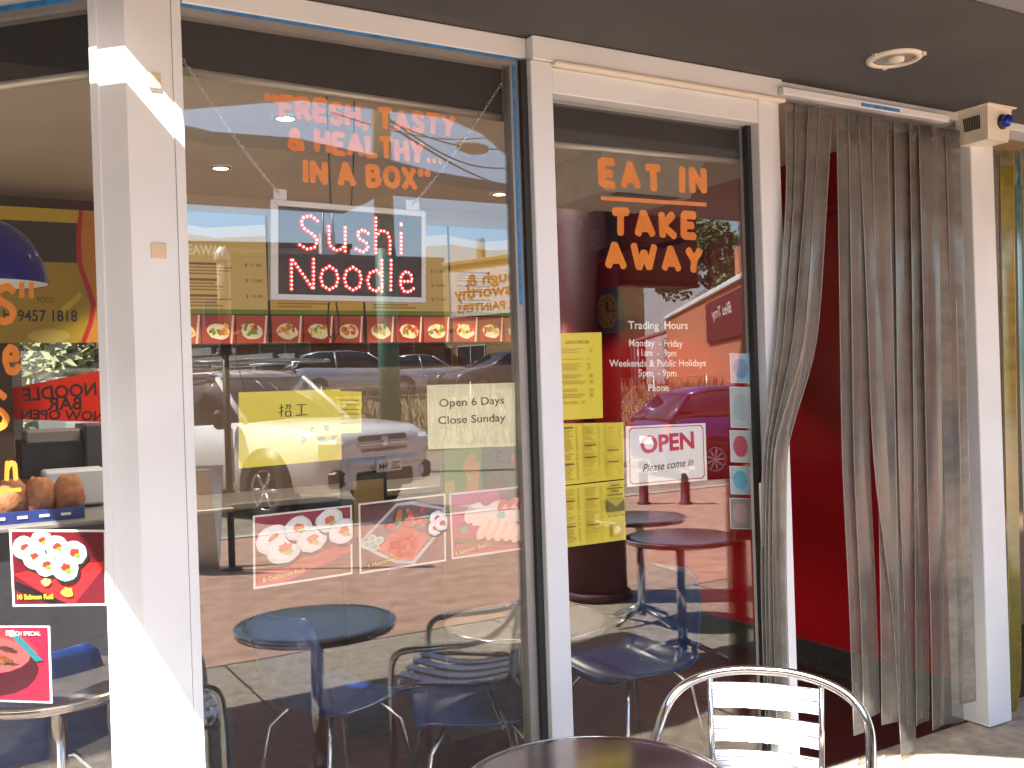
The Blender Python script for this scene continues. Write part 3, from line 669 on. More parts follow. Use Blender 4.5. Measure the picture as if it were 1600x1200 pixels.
# paper notices
t, uv, n = sheet('paper_notice', 'yellow handwritten notice in Chinese taped over the reflected truck', 'notice', ((373, 613), (532, 608), (534, 718), (373, 732)), 'yellow_paper')
A = Art(uv); ink = (60, 56, 30)
def strokes(A, lst, u, v, su, sv, w, c):
    for (a, b) in lst:
        p = Vector((u + a[0] * su, v + a[1] * sv)); q = Vector((u + b[0] * su, v + b[1] * sv)); d = (q - p).normalized(); nn = Vector((-d.y, d.x)) * w
        A.poly([tuple(p - nn), tuple(q - nn), tuple(q + nn), tuple(p + nn)], c)
zhao = [((0, .3), (.4, .25)), ((.2, 0), (.2, 1)), ((0, .7), (.4, .5)), ((.5, .1), (.95, .08)), ((.75, .1), (.55, .42)), ((.95, .1), (.85, .45)), ((.55, .58), (.55, 1)), ((.55, .58), (.95, .58)), ((.95, .58), (.95, 1)), ((.55, .97), (.95, .97))]
gong = [((.1, .1), (.9, .1)), ((.5, .1), (.5, .92)), ((0, .94), (1, .94))]
strokes(A, zhao, .38, .18, .12, .17, .006, ink); strokes(A, gong, .54, .18, .12, .17, .006, ink)
for i in range(6):
    r = random.Random(i)
    lst = [((r.uniform(0, .5), r.uniform(0, 1)), (r.uniform(.5, 1), r.uniform(0, 1))) for _ in range(5)]
    strokes(A, lst, .52 + .075 * i, .5 + .14 * (i % 2), .055, .09, .004, (96, 90, 40))
strokes(A, [((.1, 0), (.2, 1)), ((.3, .3), (1, .3)), ((.6, 0), (.4, 1)), ((.6, .6), (1, .6))], .78, .65, .06, .1, .005, ink)
A.done(t)
t, uv, n = sheet('paper_notice', 'faint yellow sheet tucked behind the Chinese notice', 'notice', ((480, 609), (565, 612), (565, 676), (480, 680)), 'yellow_paper', y=IN + .012)
A = Art(uv)
for i in range(6): A.rect(.6, .2 + i * .11, .95, .225 + i * .11, (170, 150, 60))
A.done(t)
t, uv, n = sheet('paper_notice', 'pale yellow notice reading Open 6 Days Close Sunday', 'notice', ((667, 602), (805, 598), (806, 697), (669, 702)), 'pale_yellow_paper')
A = Art(uv); A.text('Open 6 Days', .13, .345, .865, .325, .026, (44, 50, 52), .012); A.text('Close Sunday', .115, .615, .88, .6, .026, (44, 50, 52), .012); A.done(t)
def micro(A, u0, u1, v0, v1, rows, c, seed, head=()):
    r = random.Random(seed); dv = (v1 - v0) / rows
    for i in range(rows):
        if r.random() < .1: continue
        v = v0 + i * dv; ue = u0 + (u1 - u0) * r.uniform(.45, .75); A.rect(u0, v, ue, v + dv * .5, c)
        A.rect(u1 - (u1 - u0) * .12, v, u1, v + dv * .5, c)
    for v in head: A.rect(u0, v, u0 + (u1 - u0) * .7, v + dv * .75, (120, 80, 10))
mi = (214, 192, 60); mi2 = (205, 180, 50)
t, uv, n = sheet('paper_menu', 'yellow lunch special menu sheet, topmost of three by the centre post', 'menu', ((864, 521), (940, 519), (942, 653), (868, 657)), 'yellow_paper')
A = Art(uv); A.text('LUNCH SPECIAL', .25, .125, .74, .125, .011, (116, 104, 20), .012)
micro(A, .14, .8, .18, .24, 3, mi, 1); micro(A, .16, .75, .3, .44, 8, mi, 2); micro(A, .16, .8, .48, .6, 7, mi, 3); micro(A, .14, .8, .65, .76, 6, mi, 4); micro(A, .14, .6, .79, .83, 2, mi, 5); A.done(t)
t, uv, n = sheet('paper_menu', 'yellow three column menu sheet, middle one of three by the centre post', 'menu', ((868, 662), (974, 660), (975, 748), (871, 759)), 'yellow_paper')
A = Art(uv)
for k in range(3): micro(A, .06 + .32 * k, .31 + .32 * k, .06, .94, 30, mi2, 10 + k, (.06 + .3 * k, .66 - .1 * k))
A.done(t)
t, uv, n = sheet('paper_menu', 'yellow menu sheet with phone number, lowest of three by the centre post', 'menu', ((870, 761), (975, 750), (978, 843), (873, 857)), 'yellow_paper')
A = Art(uv)
for k in range(2): micro(A, .06 + .33 * k, .32 + .33 * k, .06, .94, 30, mi2, 20 + k, (.24, .66))
for i, (v, a, b) in enumerate(((.05, .76, .9), (.1, .7, .94), (.145, .76, .88), (.21, .7, .94))): A.rect(a, v, b, v + .022, (120, 96, 12))
A.rect(.7, .29, .96, .5, (92, 92, 40))
for i in range(14): A.poly([(.83, .42), (.7 + .26 * i / 13, .29), (.7 + .26 * (i + .5) / 13, .29)], (210, 200, 80))
A.text('Ph: 9457 1818', .7, .58, .97, .58, .0055, (80, 66, 10), .01); A.rect(.76, .7, .93, .9, (190, 176, 90)); A.ell(.84, .8, .05, .07, (226, 216, 140), .5, .3); A.done(t)
# OPEN sign
t, uv, n = sheet('open_sign', 'white OPEN please come in sign with red border hanging in the pane', 'sign', ((978, 666), (1102, 661), (1105, 750), (980, 761)), 'paper', y=IN + .004)
A = Art(uv); A.rect(.0, .0, 1, 1, (248, 248, 244))
pts = [(.06, .03), (.94, .03), (.97, .08), (.97, .92), (.94, .965), (.06, .965), (.03, .92), (.03, .08)]; inn = [(.5 + (u - .5) * .975, .5 + (v - .5) * .965) for u, v in pts]
A.poly(pts, (206, 40, 60)); A.poly(inn, (248, 248, 244))
A.text('OPEN', .17, .46, .845, .42, .062, (206, 26, 48), .035); A.text('Please come in', .19, .78, .83, .72, .03, (36, 36, 40), .006, .35)
A.poly([(.66, 1), (.665, .86), (.7, .84), (.73, .86), (.76, .95), (.75, 1)], (40, 24, 26)); A.done(t)
# stickers at the pane's right edge
for i, (y0, y1, lab, c1, c2) in enumerate(((552, 598, 'topmost blue and white sticker on the pane edge by the door', (150, 190, 220), (96, 150, 200)), (604, 668, 'tall pale grey sticker second from top on the pane edge', (190, 205, 208), (170, 190, 196)), (672, 722, 'white sticker with red dot on the pane edge by the door', (205, 210, 214), (196, 90, 110)), (728, 772, 'blue and white sticker below the red dot sticker', (180, 205, 214), (110, 180, 204)), (778, 826, 'lowest grey sticker on the pane edge by the door', (150, 140, 140), (190, 150, 150)))):
    t, uv, n = sheet('door_sticker', lab, 'sticker', ((1140, y0), (1172, y0 + 1), (1174, y1 + 1), (1142, y1)), 'paper', y=IN)
    A = Art(uv); A.rect(.03, .02, .97, .98, c1); A.ell(.5, .5, .36, .34, c2, 0, .02); A.done(t)
# notice on the red wall, white card on the jamb
q = [at_x(1222, 648, 4.045), at_x(1233, 650, 4.045), at_x(1233, 686, 4.045), at_x(1222, 685, 4.045)]
t = thing('wall_notice', tuple(sum(q, Vector()) / 4), 'small white notice fixed to the red wall behind the curtain', 'notice')
MB().quad([p for p in q]).build('sheet', 'paper', t, True)
mb = MB()
for v in (.15, .45, .75): mb.quad([(p + Vector((-.001, 0, 0))) for p in (q[0].lerp(q[3], v), q[0].lerp(q[3], v).lerp(q[1].lerp(q[2], v), .6), q[0].lerp(q[3], v + .12).lerp(q[1].lerp(q[2], v + .12), .6), q[0].lerp(q[3], v + .12))], (.02, .02, .02))
mb.build('print', 'print', t, True)
a = at(1190, 755, -.06); b = at(1221, 850, -.06)
t = thing('cover_plate', ((a.x + b.x) / 2, -.05, b.z), 'white plate on the door jamb where the strips are gathered', 'plate')
MB().bb((a.x, -.062, b.z), (b.x, -.041, a.z), bev=.004).build('plate', 'white', t, True)
MB().bb((b.x - .02, -.066, b.z + .02), (b.x - .012, -.0625, a.z - .02)).build('groove', 'grey_frame', t, True)

# =================================================================== LED SIGN
q = [at(x, y, .1) for x, y in ((422, 312), (664, 331), (664, 473), (422, 468))]
led = thing('led_sign', tuple((q[2] + q[3]) / 2), 'lit red LED sign reading Sushi Noodle hung on chains', 'sign')
def lq(u, v, d=0): return q[0].lerp(q[1], u).lerp(q[3].lerp(q[2], u), v) + NF * d
mb = MB(); B = [lq(.02, .03), lq(.98, .03), lq(.98, .97), lq(.02, .97)]
mb.add(B + [p + Vector((0, .02, 0)) for p in B], [(3, 2, 1, 0), (4, 5, 6, 7), (0, 1, 5, 4), (1, 2, 6, 5), (2, 3, 7, 6), (3, 0, 4, 7)]); mb.build('board', 'led_board', led, True)
for nm, c in (('frame_side', ((0, 0), (1, 0), (.975, .055), (.045, .055))), ('frame_side', ((.045, .945), (.975, .945), (1, 1), (0, 1))), ('frame_side', ((0, .004), (.045, .06), (.045, .94), (0, .996))), ('frame_side', ((.972, .06), (1, .004), (1, .996), (.972, .94)))):
    F4 = [lq(u, v, .006) for u, v in c]; Bk = [lq(u, v, -.024) for u, v in c]
    mb = MB(); mb.add(F4 + Bk, [(3, 2, 1, 0), (4, 5, 6, 7), (0, 1, 5, 4), (1, 2, 6, 5), (2, 3, 7, 6), (3, 0, 4, 7)]); mb.build(nm, 'white', led, True)
    g0 = [Vector(c[i]) for i in range(4)]; cc = sum(g0, Vector((0, 0))) / 4
def led_letter(ch, u0, u1, vb, vt):
    gw, st = G[ch]; red = MB(); core = MB()
    for s_ in st:
        P = [Vector((u0 + (p[0] / max(gw, .2)) * (u1 - u0), vb + p[1] * (vt - vb))) for p in s_]
        W = [lq(p.x, p.y, .004) for p in P]; L = [0]
        for i in range(len(W) - 1): L.append(L[-1] + (W[i + 1] - W[i]).length)
        N = max(1, round(L[-1] / .0125))
        for k in range(N + 1):
            d = L[-1] * k / N if N else 0; i = 0
            while i < len(L) - 2 and L[i + 1] < d: i += 1
            f_ = (d - L[i]) / max(1e-6, L[i + 1] - L[i]); p = W[i].lerp(W[i + 1], f_)
            for mbx, r, h in ((red, .0062, .0), (core, .0030, .0012)):
                mbx.lathe([(r, 0), (r * .8, -.002), (0.0003, -.0028)], p + NF * h, 8, Matrix.Rotation(rad(-90), 3, 'X'))
    o = red.build('led_letter', 'led_red', led, True); core.build('led_cores', 'led_core', o, True)
for ch, u0, u1, vb, vt in (('S', .175, .29, .48, .135), ('u', .355, .46, .48, .109), ('s', .53, .61, .48, .12), ('h', .66, .755, .48, .11), ('i', .83, .85, .47, .13),
                           ('N', .125, .26, .89, .58), ('o', .305, .415, .885, .532), ('o', .455, .565, .885, .532), ('d', .605, .7, .89, .56), ('l', .76, .785, .87, .555), ('e', .82, .915, .89, .56)):
    led_letter(ch, u0, u1, vb, vt)
for (u0, u1, px) in ((.02, .125, (427, 448, 295, 311)), (.88, .97, (634, 655, 312, 327))):
    a = at(px[0], px[2], .098); b = at(px[1], px[3], .098)
    MB().bb((a.x, .097, b.z - .004), (b.x, .1, a.z)).build('hanger_tab', 'white', led, True)
def chain(p, q_, n):
    mb = MB(); d = q_ - p
    for i in range(n):
        c = p + d * ((i + .5) / n) + Vector((0, 0, -.018 * math.sin(math.pi * (i + .5) / n)))
        t_ = d.normalized(); s_ = Vector((0, -1, 0)) if i % 2 else t_.cross(Vector((0, -1, 0))); s_ = (s_ + (t_.cross(Vector((0, -1, 0)))) * .5).normalized()
        h = d.length / n * .68
        mb.tube([c + t_ * (math.cos(a) * h) + s_ * (math.sin(a) * .0042) for a in [2 * math.pi * k / 8 for k in range(8)]], .0011, 5, closed=True)
    return mb
chain(at(285, 92, .05), at(437, 303, .097), 44).build('chain', 'chrome', led, True)
chain(at(795, 112, .05), at(645, 320, .097), 46).build('chain', 'chrome', led, True)
mb = MB()
mb.tube([at(514, 472, .11), at(512, 500, .11), at(513, 522, .11), at(521, 532, .11), at(530, 520, .11), at(529, 495, .11), at(525, 472, .11)], .0028, 6)
mb.build('cord', 'wire', led, True)
MB().tube([at(555, 10, .12), at(554, 150, .12), at(552, 260, .12), at(549, 322, .12)], .0026, 6).build('cord', 'wire', led, True)
MB().tube([at(510, 146, .12), at(514, 250, .12), at(517, 318, .12)], [.0022, .0024, .004], 6).build('cord', 'wire', led, True)

# =================================================================== DOOR STRIPS, ALARM, DOWNLIGHT
trk = thing('strip_curtain', (3.4, 0, 2.69), 'grubby clear plastic strip curtain hanging in the doorway, some strips pulled left', 'curtain')
a = at(1222, 150, -.07); b = at(1486, 190, -.07)
MB().bb((a.x, -.078, 2.672), (b.x - .02, -.034, 2.702), bev=.003).build('track', 'white', trk, True)
c0 = at(1346, 170, -.079); c1 = at(1406, 177, -.079)
mb = MB().bb((c0.x, -.0795, 2.676), (c1.x, -.0785, 2.69)); mb.build('track_sticker', 'blue_tape', trk, True)
def strip(path, wd, y0, seed, m='pvc', par=trk):
    """path: (px, py, depth offset) down the strip's middle"""
    r = random.Random(seed); P = [at(x, y, y0 + d) for x, y, d in path]
    pts = []
    for i in range(len(P) - 1):
        for k in range(6): pts.append(P[i].lerp(P[i + 1], k / 6))
    pts.append(P[-1]); n = len(pts)
    for _ in range(3): pts = [pts[0]] + [(pts[i - 1] + pts[i] * 2 + pts[i + 1]) / 4 for i in range(1, n - 1)] + [pts[-1]]
    ph = r.uniform(0, 6); cur = r.uniform(-.007, .007); tw0 = r.uniform(-.12, .12); tw1 = r.uniform(-.25, .25); SS = (-1, -.94, -.35, .35, .94, 1); K = len(SS); rows = []
    for i, p in enumerate(pts):
        t = i / (n - 1); tw = tw0 + (tw1 - tw0) * t + .08 * math.sin(3 * t + ph)
        wv = Vector((math.cos(tw), math.sin(tw), 0)); nv = Vector((-math.sin(tw), math.cos(tw), 0))
        rows.append([p + wv * (s_ * wd / 2) + nv * (cur * (1 - s_ * s_)) for s_ in SS])
    mb = MB()
    for i in range(n - 1):
        gr = max(0, min(1, ((pts[i].z + pts[i + 1].z) / 2 - .6) / 1.5))
        for k in range(K - 1): mb.f.append([i * K + k, i * K + k + 1, (i + 1) * K + k + 1, (i + 1) * K + k]); mb.c.append((1.0 if k in (0, K - 2) else 0.0, gr, 0)); mb.sm.append(True)
    mb.v = [v for row in rows for v in row]; o = mb.build('strip', m, par, True)
    sd = o.modifiers.new('thick', 'SOLIDIFY'); sd.thickness = .0025; sd.offset = 0
    return o
for i, (xt, xm, xg, xb) in enumerate(((1238, 1228, 1200, 1198), (1254, 1240, 1208, 1206), (1272, 1254, 1214, 1213), (1290, 1272, 1218, 1218))):
    strip([(xt, 160 + i * 3, 0), (xt + 2 - i * 3, 300, -.01), (xm - 4, 540, -.02), (xg + 3, 690, -.025), (xg, 760, -.02), (xb, 900, -.012), (xb + 4, 1060, -.008), (xb + 8, 1160, -.005)], .075, -.05 - .006 * i, 5 + i)
mids = ((1322, 1330, 1346, 1145), (1340, 1346, 1362, 1118), (1357, 1376, 1420, 1176), (1374, 1386, 1392, 1130), (1393, 1400, 1402, 1122), (1411, 1418, 1430, 1128), (1430, 1438, 1442, 1130), (1449, 1460, 1466, 1136), (1470, 1484, 1488, 1130), (1488, 1502, 1512, 1098))
for i, (xt, xm, xb, yb) in enumerate(mids):
    strip([(xt, 175 + (xt - 1310) * .155, 0), (xt + (xm - xt) * .5, 420, .004), (xm, 720, -.006 * (i % 3)), (xb - (xb - xm) * .3, 950, -.01), (xb, yb, 0)], .1 + .012 * (i % 3), -.055 - .007 * (i % 4), 30 + i)
# alarm box under the soffit
p = at(1487, 168, -.34); q2 = at(1582, 165, -.34)
ab = thing('alarm_box', (3.15, -.4, SOF), 'cream alarm siren box with blue strobe under the soffit', 'alarm')
ac_ = at_z(1543, 161, SOF); WX, WY, HB = .175, .165, .15
c_ = Vector((ac_.x + WX / 2, ac_.y + WY / 2, SOF)); ab.location = c_
def abp(u, v, z):
    k = 1 - .16 * (-z / HB); return c_ + Vector((u * WX / 2 * k, v * WY / 2 * k, z))
MB().loft([[abp(u, v, z) for u, v in ((-1, -1), (1, -1), (1, 1), (-1, 1))] for z in (-.007, -HB)], smooth=False).build('case', 'cream_plastic', ab, True)
MB().box(c_ + Vector((0, 0, -.0035)), (WX + .03, WY + .03, .006), bev=.002).build('flange', 'cream_plastic', ab, True)
for k in range(10):
    v = .45 - k * .085 * 1.25; P4 = [abp(-1, v - .03, -.04), abp(-1, v + .03, -.04), abp(-1, v + .03, -.098), abp(-1, v - .03, -.098)]
    mb = MB(); n4 = Vector((-.0025, 0, 0)); mb.add([p - n4 * .4 for p in P4] + [p + n4 for p in P4], [(4, 5, 6, 7), (0, 4, 7, 3), (1, 2, 6, 5), (0, 1, 5, 4), (2, 3, 7, 6)]); mb.build('louvre', 'black', ab, True)
ax2 = Matrix.Rotation(rad(90), 3, 'X'); fp = abp(.25, -1, -.068)
MB().lathe([(.033, -.006), (.033, .008), (.028, .012), (.001, .012)], fp, 20, ax2).build('strobe_base', 'black', ab, True)
MB().lathe([(.027, .01), (.027, .03), (.022, .038), (.01, .042), (.0005, .043)], fp, 20, ax2).build('strobe_lens', 'blue_lens', ab, True)
# recessed downlight in the soffit
c = at_z(1397, 90, SOF)
dl = thing('downlight', tuple(c), 'round recessed downlight with cream ring in the grey soffit', 'light')
MB().lathe([(.098, .001), (.098, -.006), (.09, -.012), (.076, -.012), (.074, -.004)], c, 36).build('ring', 'cream_plastic', dl, True)
MB().lathe([(.074, -.0025), (.0005, -.0025)], c, 36).build('reflector', 'galv', dl, True)
MB().lathe([(.03, -.003), (.028, -.014), (.012, -.02), (.0005, -.021)], c + Vector((.01, 0, 0)), 16).build('bulb', 'light_bulb_off', dl, True)
for k in range(3):
    an = 1 + k * 2.1; MB().box(c + Vector((math.cos(an) * .1, math.sin(an) * .1, -.006)), (.014, .014, .012)).build('clip', 'cream_plastic', dl, True)

# next door on the right: coloured strips
nx = thing('neighbour_curtain', (4.5, .05, 2.7), 'yellow and teal plastic strips in the next doorway at the right edge', 'curtain')
strip([(1556, 235, 0), (1560, 600, 0), (1572, 1080, 0)], .05, .03, 70, 'pvc', nx)
strip([(1573, 235, 0), (1578, 600, 0), (1588, 1060, 0), (1580, 1120, 0)], .1, .02, 71, 'pvc_yellow', nx)
strip([(1590, 235, 0), (1597, 600, 0), (1612, 1060, 0)], .05, .035, 72, 'pvc_teal', nx)
strip([(1606, 235, 0), (1614, 600, 0), (1640, 1080, 0)], .12, .04, 73, 'pvc', nx)
nb = thing('neighbour_shop', (5.5, 0, 0), 'dark shop next door behind coloured strips at the right edge', 'building')
MB().bb((4.166, .9, 0), (7.5, 1.0, SOF)).build('wall', 'brown_wall', nb, True)
MB().bb((4.166, .12, 0), (4.18, .9, SOF)).build('side_panel', 'red_matt', nb, True)
MB().bb((4.166, .12, -.02), (7.5, .9, .004)).build('floor', 'floor_in', nb, True)

# =================================================================== FURNITURE
def arc_pts(c, r, a0, a1, n, f): return [f(a0 + (a1 - a0) * i / n) for i in range(n + 1)]
def cafe_table(label, x, y, z=.70, r=.31, group='round metal tables', top='steel_top', seed=0):
    t = thing('round_table', (x, y, 0), label, 'table', group)
    MB().lathe([(.0005, z), (r * .9, z), (r - .008, z - .001), (r, z - .006), (r, z - .03), (r - .012, z - .032), (.0005, z - .028)], (0, 0, 0), 56).build('table_top', top, t)
    MB().tube([(math.cos(2 * math.pi * k / 48) * (r + .002), math.sin(2 * math.pi * k / 48) * (r + .002), z - .006) for k in range(48)], .0045, 6, closed=True).build('rim', 'chrome', t)
    MB().cyl((0, 0, .05), (0, 0, z - .03), .027, 16).build('post', 'chrome', t)
    for k in range(4):
        a_ = k * math.pi / 2 + .5 + seed
        MB().tube([(math.cos(a_) * .02, math.sin(a_) * .02, .1), (math.cos(a_) * .14, math.sin(a_) * .14, .06), (math.cos(a_) * .25, math.sin(a_) * .25, .012)], [.02, .017, .013], 8).build('foot', 'chrome', t)
    return t
cafe_table('round steel table in front of the window at the bottom edge', 1.25, -.93, .69, .31)
cafe_table('round metal table on the pavement right of the doorway', 3.62, -1.55, .70, .31, seed=.4)
cafe_table('round metal table farther out on the pavement, seen mirrored', 3.95, -2.35, .70, .3, seed=.9)
def slat_chair(label, x, y, heading, group='slatted aluminium chairs'):
    t = thing('slatted_chair', (x, y, 0), label, 'chair', group, rz=heading)
    # hoop: front leg, arm, round the back, arm, front leg   (+x is the way it faces)
    half = [(.25, .25, 0), (.245, .262, .3), (.24, .268, .48), (.222, .272, .545), (.17, .276, .572), (.05, .28, .588), (-.08, .284, .604), (-.16, .281, .628), (-.205, .263, .662), (-.235, .222, .696), (-.252, .152, .723), (-.262, .07, .737)]
    path = half + [(-.263, 0, .739)] + [(p[0], -p[1], p[2]) for p in reversed(half)]
    P = [Vector(p) for p in path]; sm_ = []
    for i in range(len(P) - 1):
        a_, b_, c_2, d_ = P[max(i - 1, 0)], P[i], P[i + 1], P[min(i + 2, len(P) - 1)]
        for k in range(4):
            u = k / 4; sm_.append(.5 * ((2 * b_) + (c_2 - a_) * u + (2 * a_ - 5 * b_ + 4 * c_2 - d_) * u * u + (3 * b_ - a_ - 3 * c_2 + d_) * u ** 3))
    MB().tube(sm_ + [P[-1]], .0135, 12).build('hoop', 'chrome', t)
    for s_ in (-1, 1):
        MB().tube([(-.13, s_ * .2, .43), (-.2, s_ * .225, .25), (-.27, s_ * .24, 0)], .012, 8).build('leg', 'chrome', t)
        MB().tube([(-.205, s_ * .15, .42), (-.228, s_ * .155, .58), (-.25, s_ * .157, .712)], .008, 6).build('back_upright', 'chrome', t)
        MB().tube([(.24, s_ * .26, .41), (.12, s_ * .225, .425), (-.05, s_ * .22, .425), (-.13, s_ * .2, .43)], .011, 8).build('side_rail', 'chrome', t)
    MB().tube([(.2, .24, .415), (.235, .18, .418), (.245, 0, .42), (.235, -.18, .418), (.2, -.24, .415)], .011, 8).build('front_rail', 'chrome', t)
    MB().tube([(-.13, .2, .43), (-.19, .1, .43), (-.2, 0, .43), (-.19, -.1, .43), (-.13, -.2, .43)], .011, 8).build('rear_rail', 'chrome', t)
    for k in range(4):
        yy = -.15 + k * .1; mb = MB(); rings = []
        for i in range(9):
            u = i / 8; xx = .24 - .44 * u; zz = .44 - .035 * math.sin(math.pi * u)
            rings.append([(xx, yy - .03, zz), (xx, yy + .03, zz), (xx, yy + .03, zz + .006), (xx, yy - .03, zz + .006)])
        mb.loft(rings, smooth=False); mb.build('seat_slat', 'alu', t)
    for k in range(3):
        z0 = .70 - k * .094; x0 = -.262 + (.712 - z0) * .15 + .012
        mb = MB(); rings = []
        for i in range(7):
            yy = -.158 + .316 * i / 6; bow = -.022 * (1 - (yy / .158) ** 2)
            rings.append([(x0 + bow, yy, z0), (x0 + bow, yy, z0 - .074), (x0 + bow + .006, yy, z0 - .074), (x0 + bow + .006, yy, z0)])
        mb.loft([r_[::-1] for r_ in rings], smooth=False); mb.build('back_slat', 'alu', t)
    return t
CH = math.atan2(-.655, -.755)
slat_chair('sunlit slatted aluminium chair beside the steel table, nearest the camera', 1.855, -.82, CH)
slat_chair('slatted metal chair left of the steel table, only mirrored in the glass', .62, -1.02, .1)
def shell_chair(label, x, y, heading, group='blue moulded chairs inside the shop'):
    t = thing('shell_chair', (x, y, 0), label, 'chair', group, rz=heading)
    prof = [(.22, .425), (.2, .45), (.1, .445), (-.02, .435), (-.12, .435), (-.18, .455), (-.215, .52), (-.235, .6), (-.25, .7), (-.262, .78), (-.268, .81)]
    hw = [.19, .21, .22, .22, .215, .21, .205, .2, .195, .17, .13]; rows = []; K = 9
    for (px_, pz), h in zip(prof, hw):
        row = []
        for k in range(K):
            s_ = (k / (K - 1) - .5) * 2
            row.append((px_ + .04 * s_ * s_ * (1 if pz > .5 else 0), s_ * h, pz + .03 * s_ * s_ * (1 if pz < .5 else 0)))
        rows.append(row)
    mb = MB(); mb.loft(rows, cap=False, closed=False); o = mb.build('shell', 'blue_plastic', t)
    sd = o.modifiers.new('thick', 'SOLIDIFY'); sd.thickness = .008
    for sx, sy in ((1, 1), (1, -1), (-1, 1), (-1, -1)):
        MB().tube([(.1 * sx, .03 * sy, .43), (.12 * sx, .12 * sy, .425), (.17 * sx, .17 * sy, .36), (.23 * sx, .21 * sy, 0)], .0095, 8).build('leg', 'chrome', t)
    return t
p = at_z(985, 1040, .44); shell_chair('blue moulded chair behind the side window', p.x, p.y, rad(185))
p = at_z(740, 1110, .44); shell_chair('blue moulded chair behind the big window, right part', p.x, p.y, rad(160))
p = at_z(505, 1120, .44); shell_chair('blue moulded chair behind the big window, left part', p.x + .1, p.y + .15, rad(20))
p = at_z(40, 1170, .44); shell_chair('blue moulded chair at the lower left behind the splayed window', p.x, p.y, rad(100))
p = at_z(820, 968, .72); cafe_table('round table inside behind the centre post with silver rim', p.x, p.y, .72, .3, 'round tables inside', 'counter')
p = at_z(88, 1062, .72); cafe_table('round chrome edged table inside the splayed window', p.x, p.y, .72, .28, 'round tables inside', 'steel_top')

# =================================================================== INSIDE THE SHOP
# ceiling downlights that are on
for i, (px, py, lab) in enumerate(((446, 184, 'lit ceiling downlight behind the word FRESH'), (345, 262, 'lit ceiling downlight near the pillar'), (780, 303, 'lit ceiling downlight beside the right chain'))):
    c = at_z(px, py, 2.754)
    t = thing('ceiling_downlight', tuple(c), lab, 'light', 'lit downlights in the shop ceiling')
    MB().lathe([(.055, 0), (.053, -.006), (.038, -.007)], c, 24).build('ring', 'galv', t, True)
    MB().lathe([(.038, -.004), (.0005, -.004)], c, 24).build('lamp', 'lamp_on', t, True)
    L = bpy.data.lights.new('downlight_beam', 'SPOT'); L.energy = 20; L.color = (1, .86, .68); L.spot_size = rad(110); L.shadow_soft_size = .04
    lo = bpy.data.objects.new('downlight_beam', L); col.objects.link(lo); lo.parent = t; lo.location = (0, 0, -.02)
# air conditioner cassette
c = at_z(968, 262, 2.75)
t = thing('air_conditioner', (c.x, c.y, 2.75), 'white air conditioner hanging from the ceiling behind EAT IN', 'air conditioner')
mb = MB(); mb.loft([[(c.x - .34, c.y - .3, 2.752), (c.x + .34, c.y - .3, 2.752), (c.x + .34, c.y + .3, 2.752), (c.x - .34, c.y + .3, 2.752)], [(c.x - .28, c.y - .24, 2.56), (c.x + .28, c.y - .24, 2.56), (c.x + .28, c.y + .24, 2.56), (c.x - .28, c.y + .24, 2.56)]], smooth=False); mb.build('case', 'ac', t, True)
MB().bb((c.x - .2, c.y - .245, 2.553), (c.x + .2, c.y - .18, 2.559)).build('vent', 'black', t, True)
# speaker, clock on the red wall
def wallbox(px0, py0, px1, py1, x):
    return at_x(px0, py0, x), at_x(px1, py1, x)
a = at_x(941, 330, 3.98); b = at_x(965, 392, 3.98)
t = thing('wall_speaker', (4.0, (a.y + b.y) / 2, (a.z + b.z) / 2), 'black two cone loudspeaker on the red wall', 'speaker')
ym = (a.y + b.y) / 2; hz = abs(a.z - b.z) / 2; zc = (a.z + b.z) / 2
MB().bb((3.86, ym - .09, zc - hz), (4.02, ym + .09, zc + hz), bev=.01).build('cabinet', 'black', t, True)
for dz, r in ((hz * .45, .035), (-hz * .35, .06)):
    for off_ax, rot in ((Vector((3.859, ym, zc + dz)), Matrix.Rotation(rad(-90), 3, 'Y')), ):
        MB().lathe([(r, 0), (r, .006), (r * .8, .004), (r * .3, -.004), (.0005, .004)], off_ax, 20, rot).build('cone', 'dark_tube', t, True)
c = at_x(955, 486, 4.04); hz = abs(at_x(955, 452, 4.04).z - at_x(955, 520, 4.04).z) / 2; hy = abs(at_x(936, 486, 4.04).y - at_x(975, 486, 4.04).y) / 2
t = thing('wall_clock', tuple(c), 'long octagonal blue clock on the red wall', 'clock')
def octa(s_): return [(hy * s_ * a_, hz * (1 - (1 - s_) * hy / hz) * b_) for a_, b_ in ((1, .5), (.5, 1), (-.5, 1), (-1, .5), (-1, -.5), (-.5, -1), (.5, -1), (1, -.5))]
mb = MB(); mb.loft([[(4.045, c.y + u, c.z + v) for u, v in octa(1)], [(4.01, c.y + u, c.z + v) for u, v in octa(1)], [(4.008, c.y + u, c.z + v) for u, v in octa(.78)]], smooth=False); mb.build('frame', 'clock_blue', t, True)
mb = MB(); mb.add([(4.006, c.y + u, c.z + v) for u, v in octa(.77)], [tuple(range(8))], lin((150, 120, 70))); mb.build('face', 'print', t, True)
mb = MB()
for k in range(12):
    an = k * math.pi / 6; u, v = math.sin(an) * hy * .6, math.cos(an) * hz * .6
    mb.box((4.004, c.y + u, c.z + v), (.002, .012, .02))
mb.build('hour_marks', 'black', t, True)
MB().tube([(4.002, c.y, c.z), (4.002, c.y, c.z + hz * .42)], .006, 6).build('hand', 'black', t, True)
MB().tube([(4.002, c.y, c.z), (4.002, c.y - hy * .55, c.z - .005)], .005, 6).build('hand', 'black', t, True)
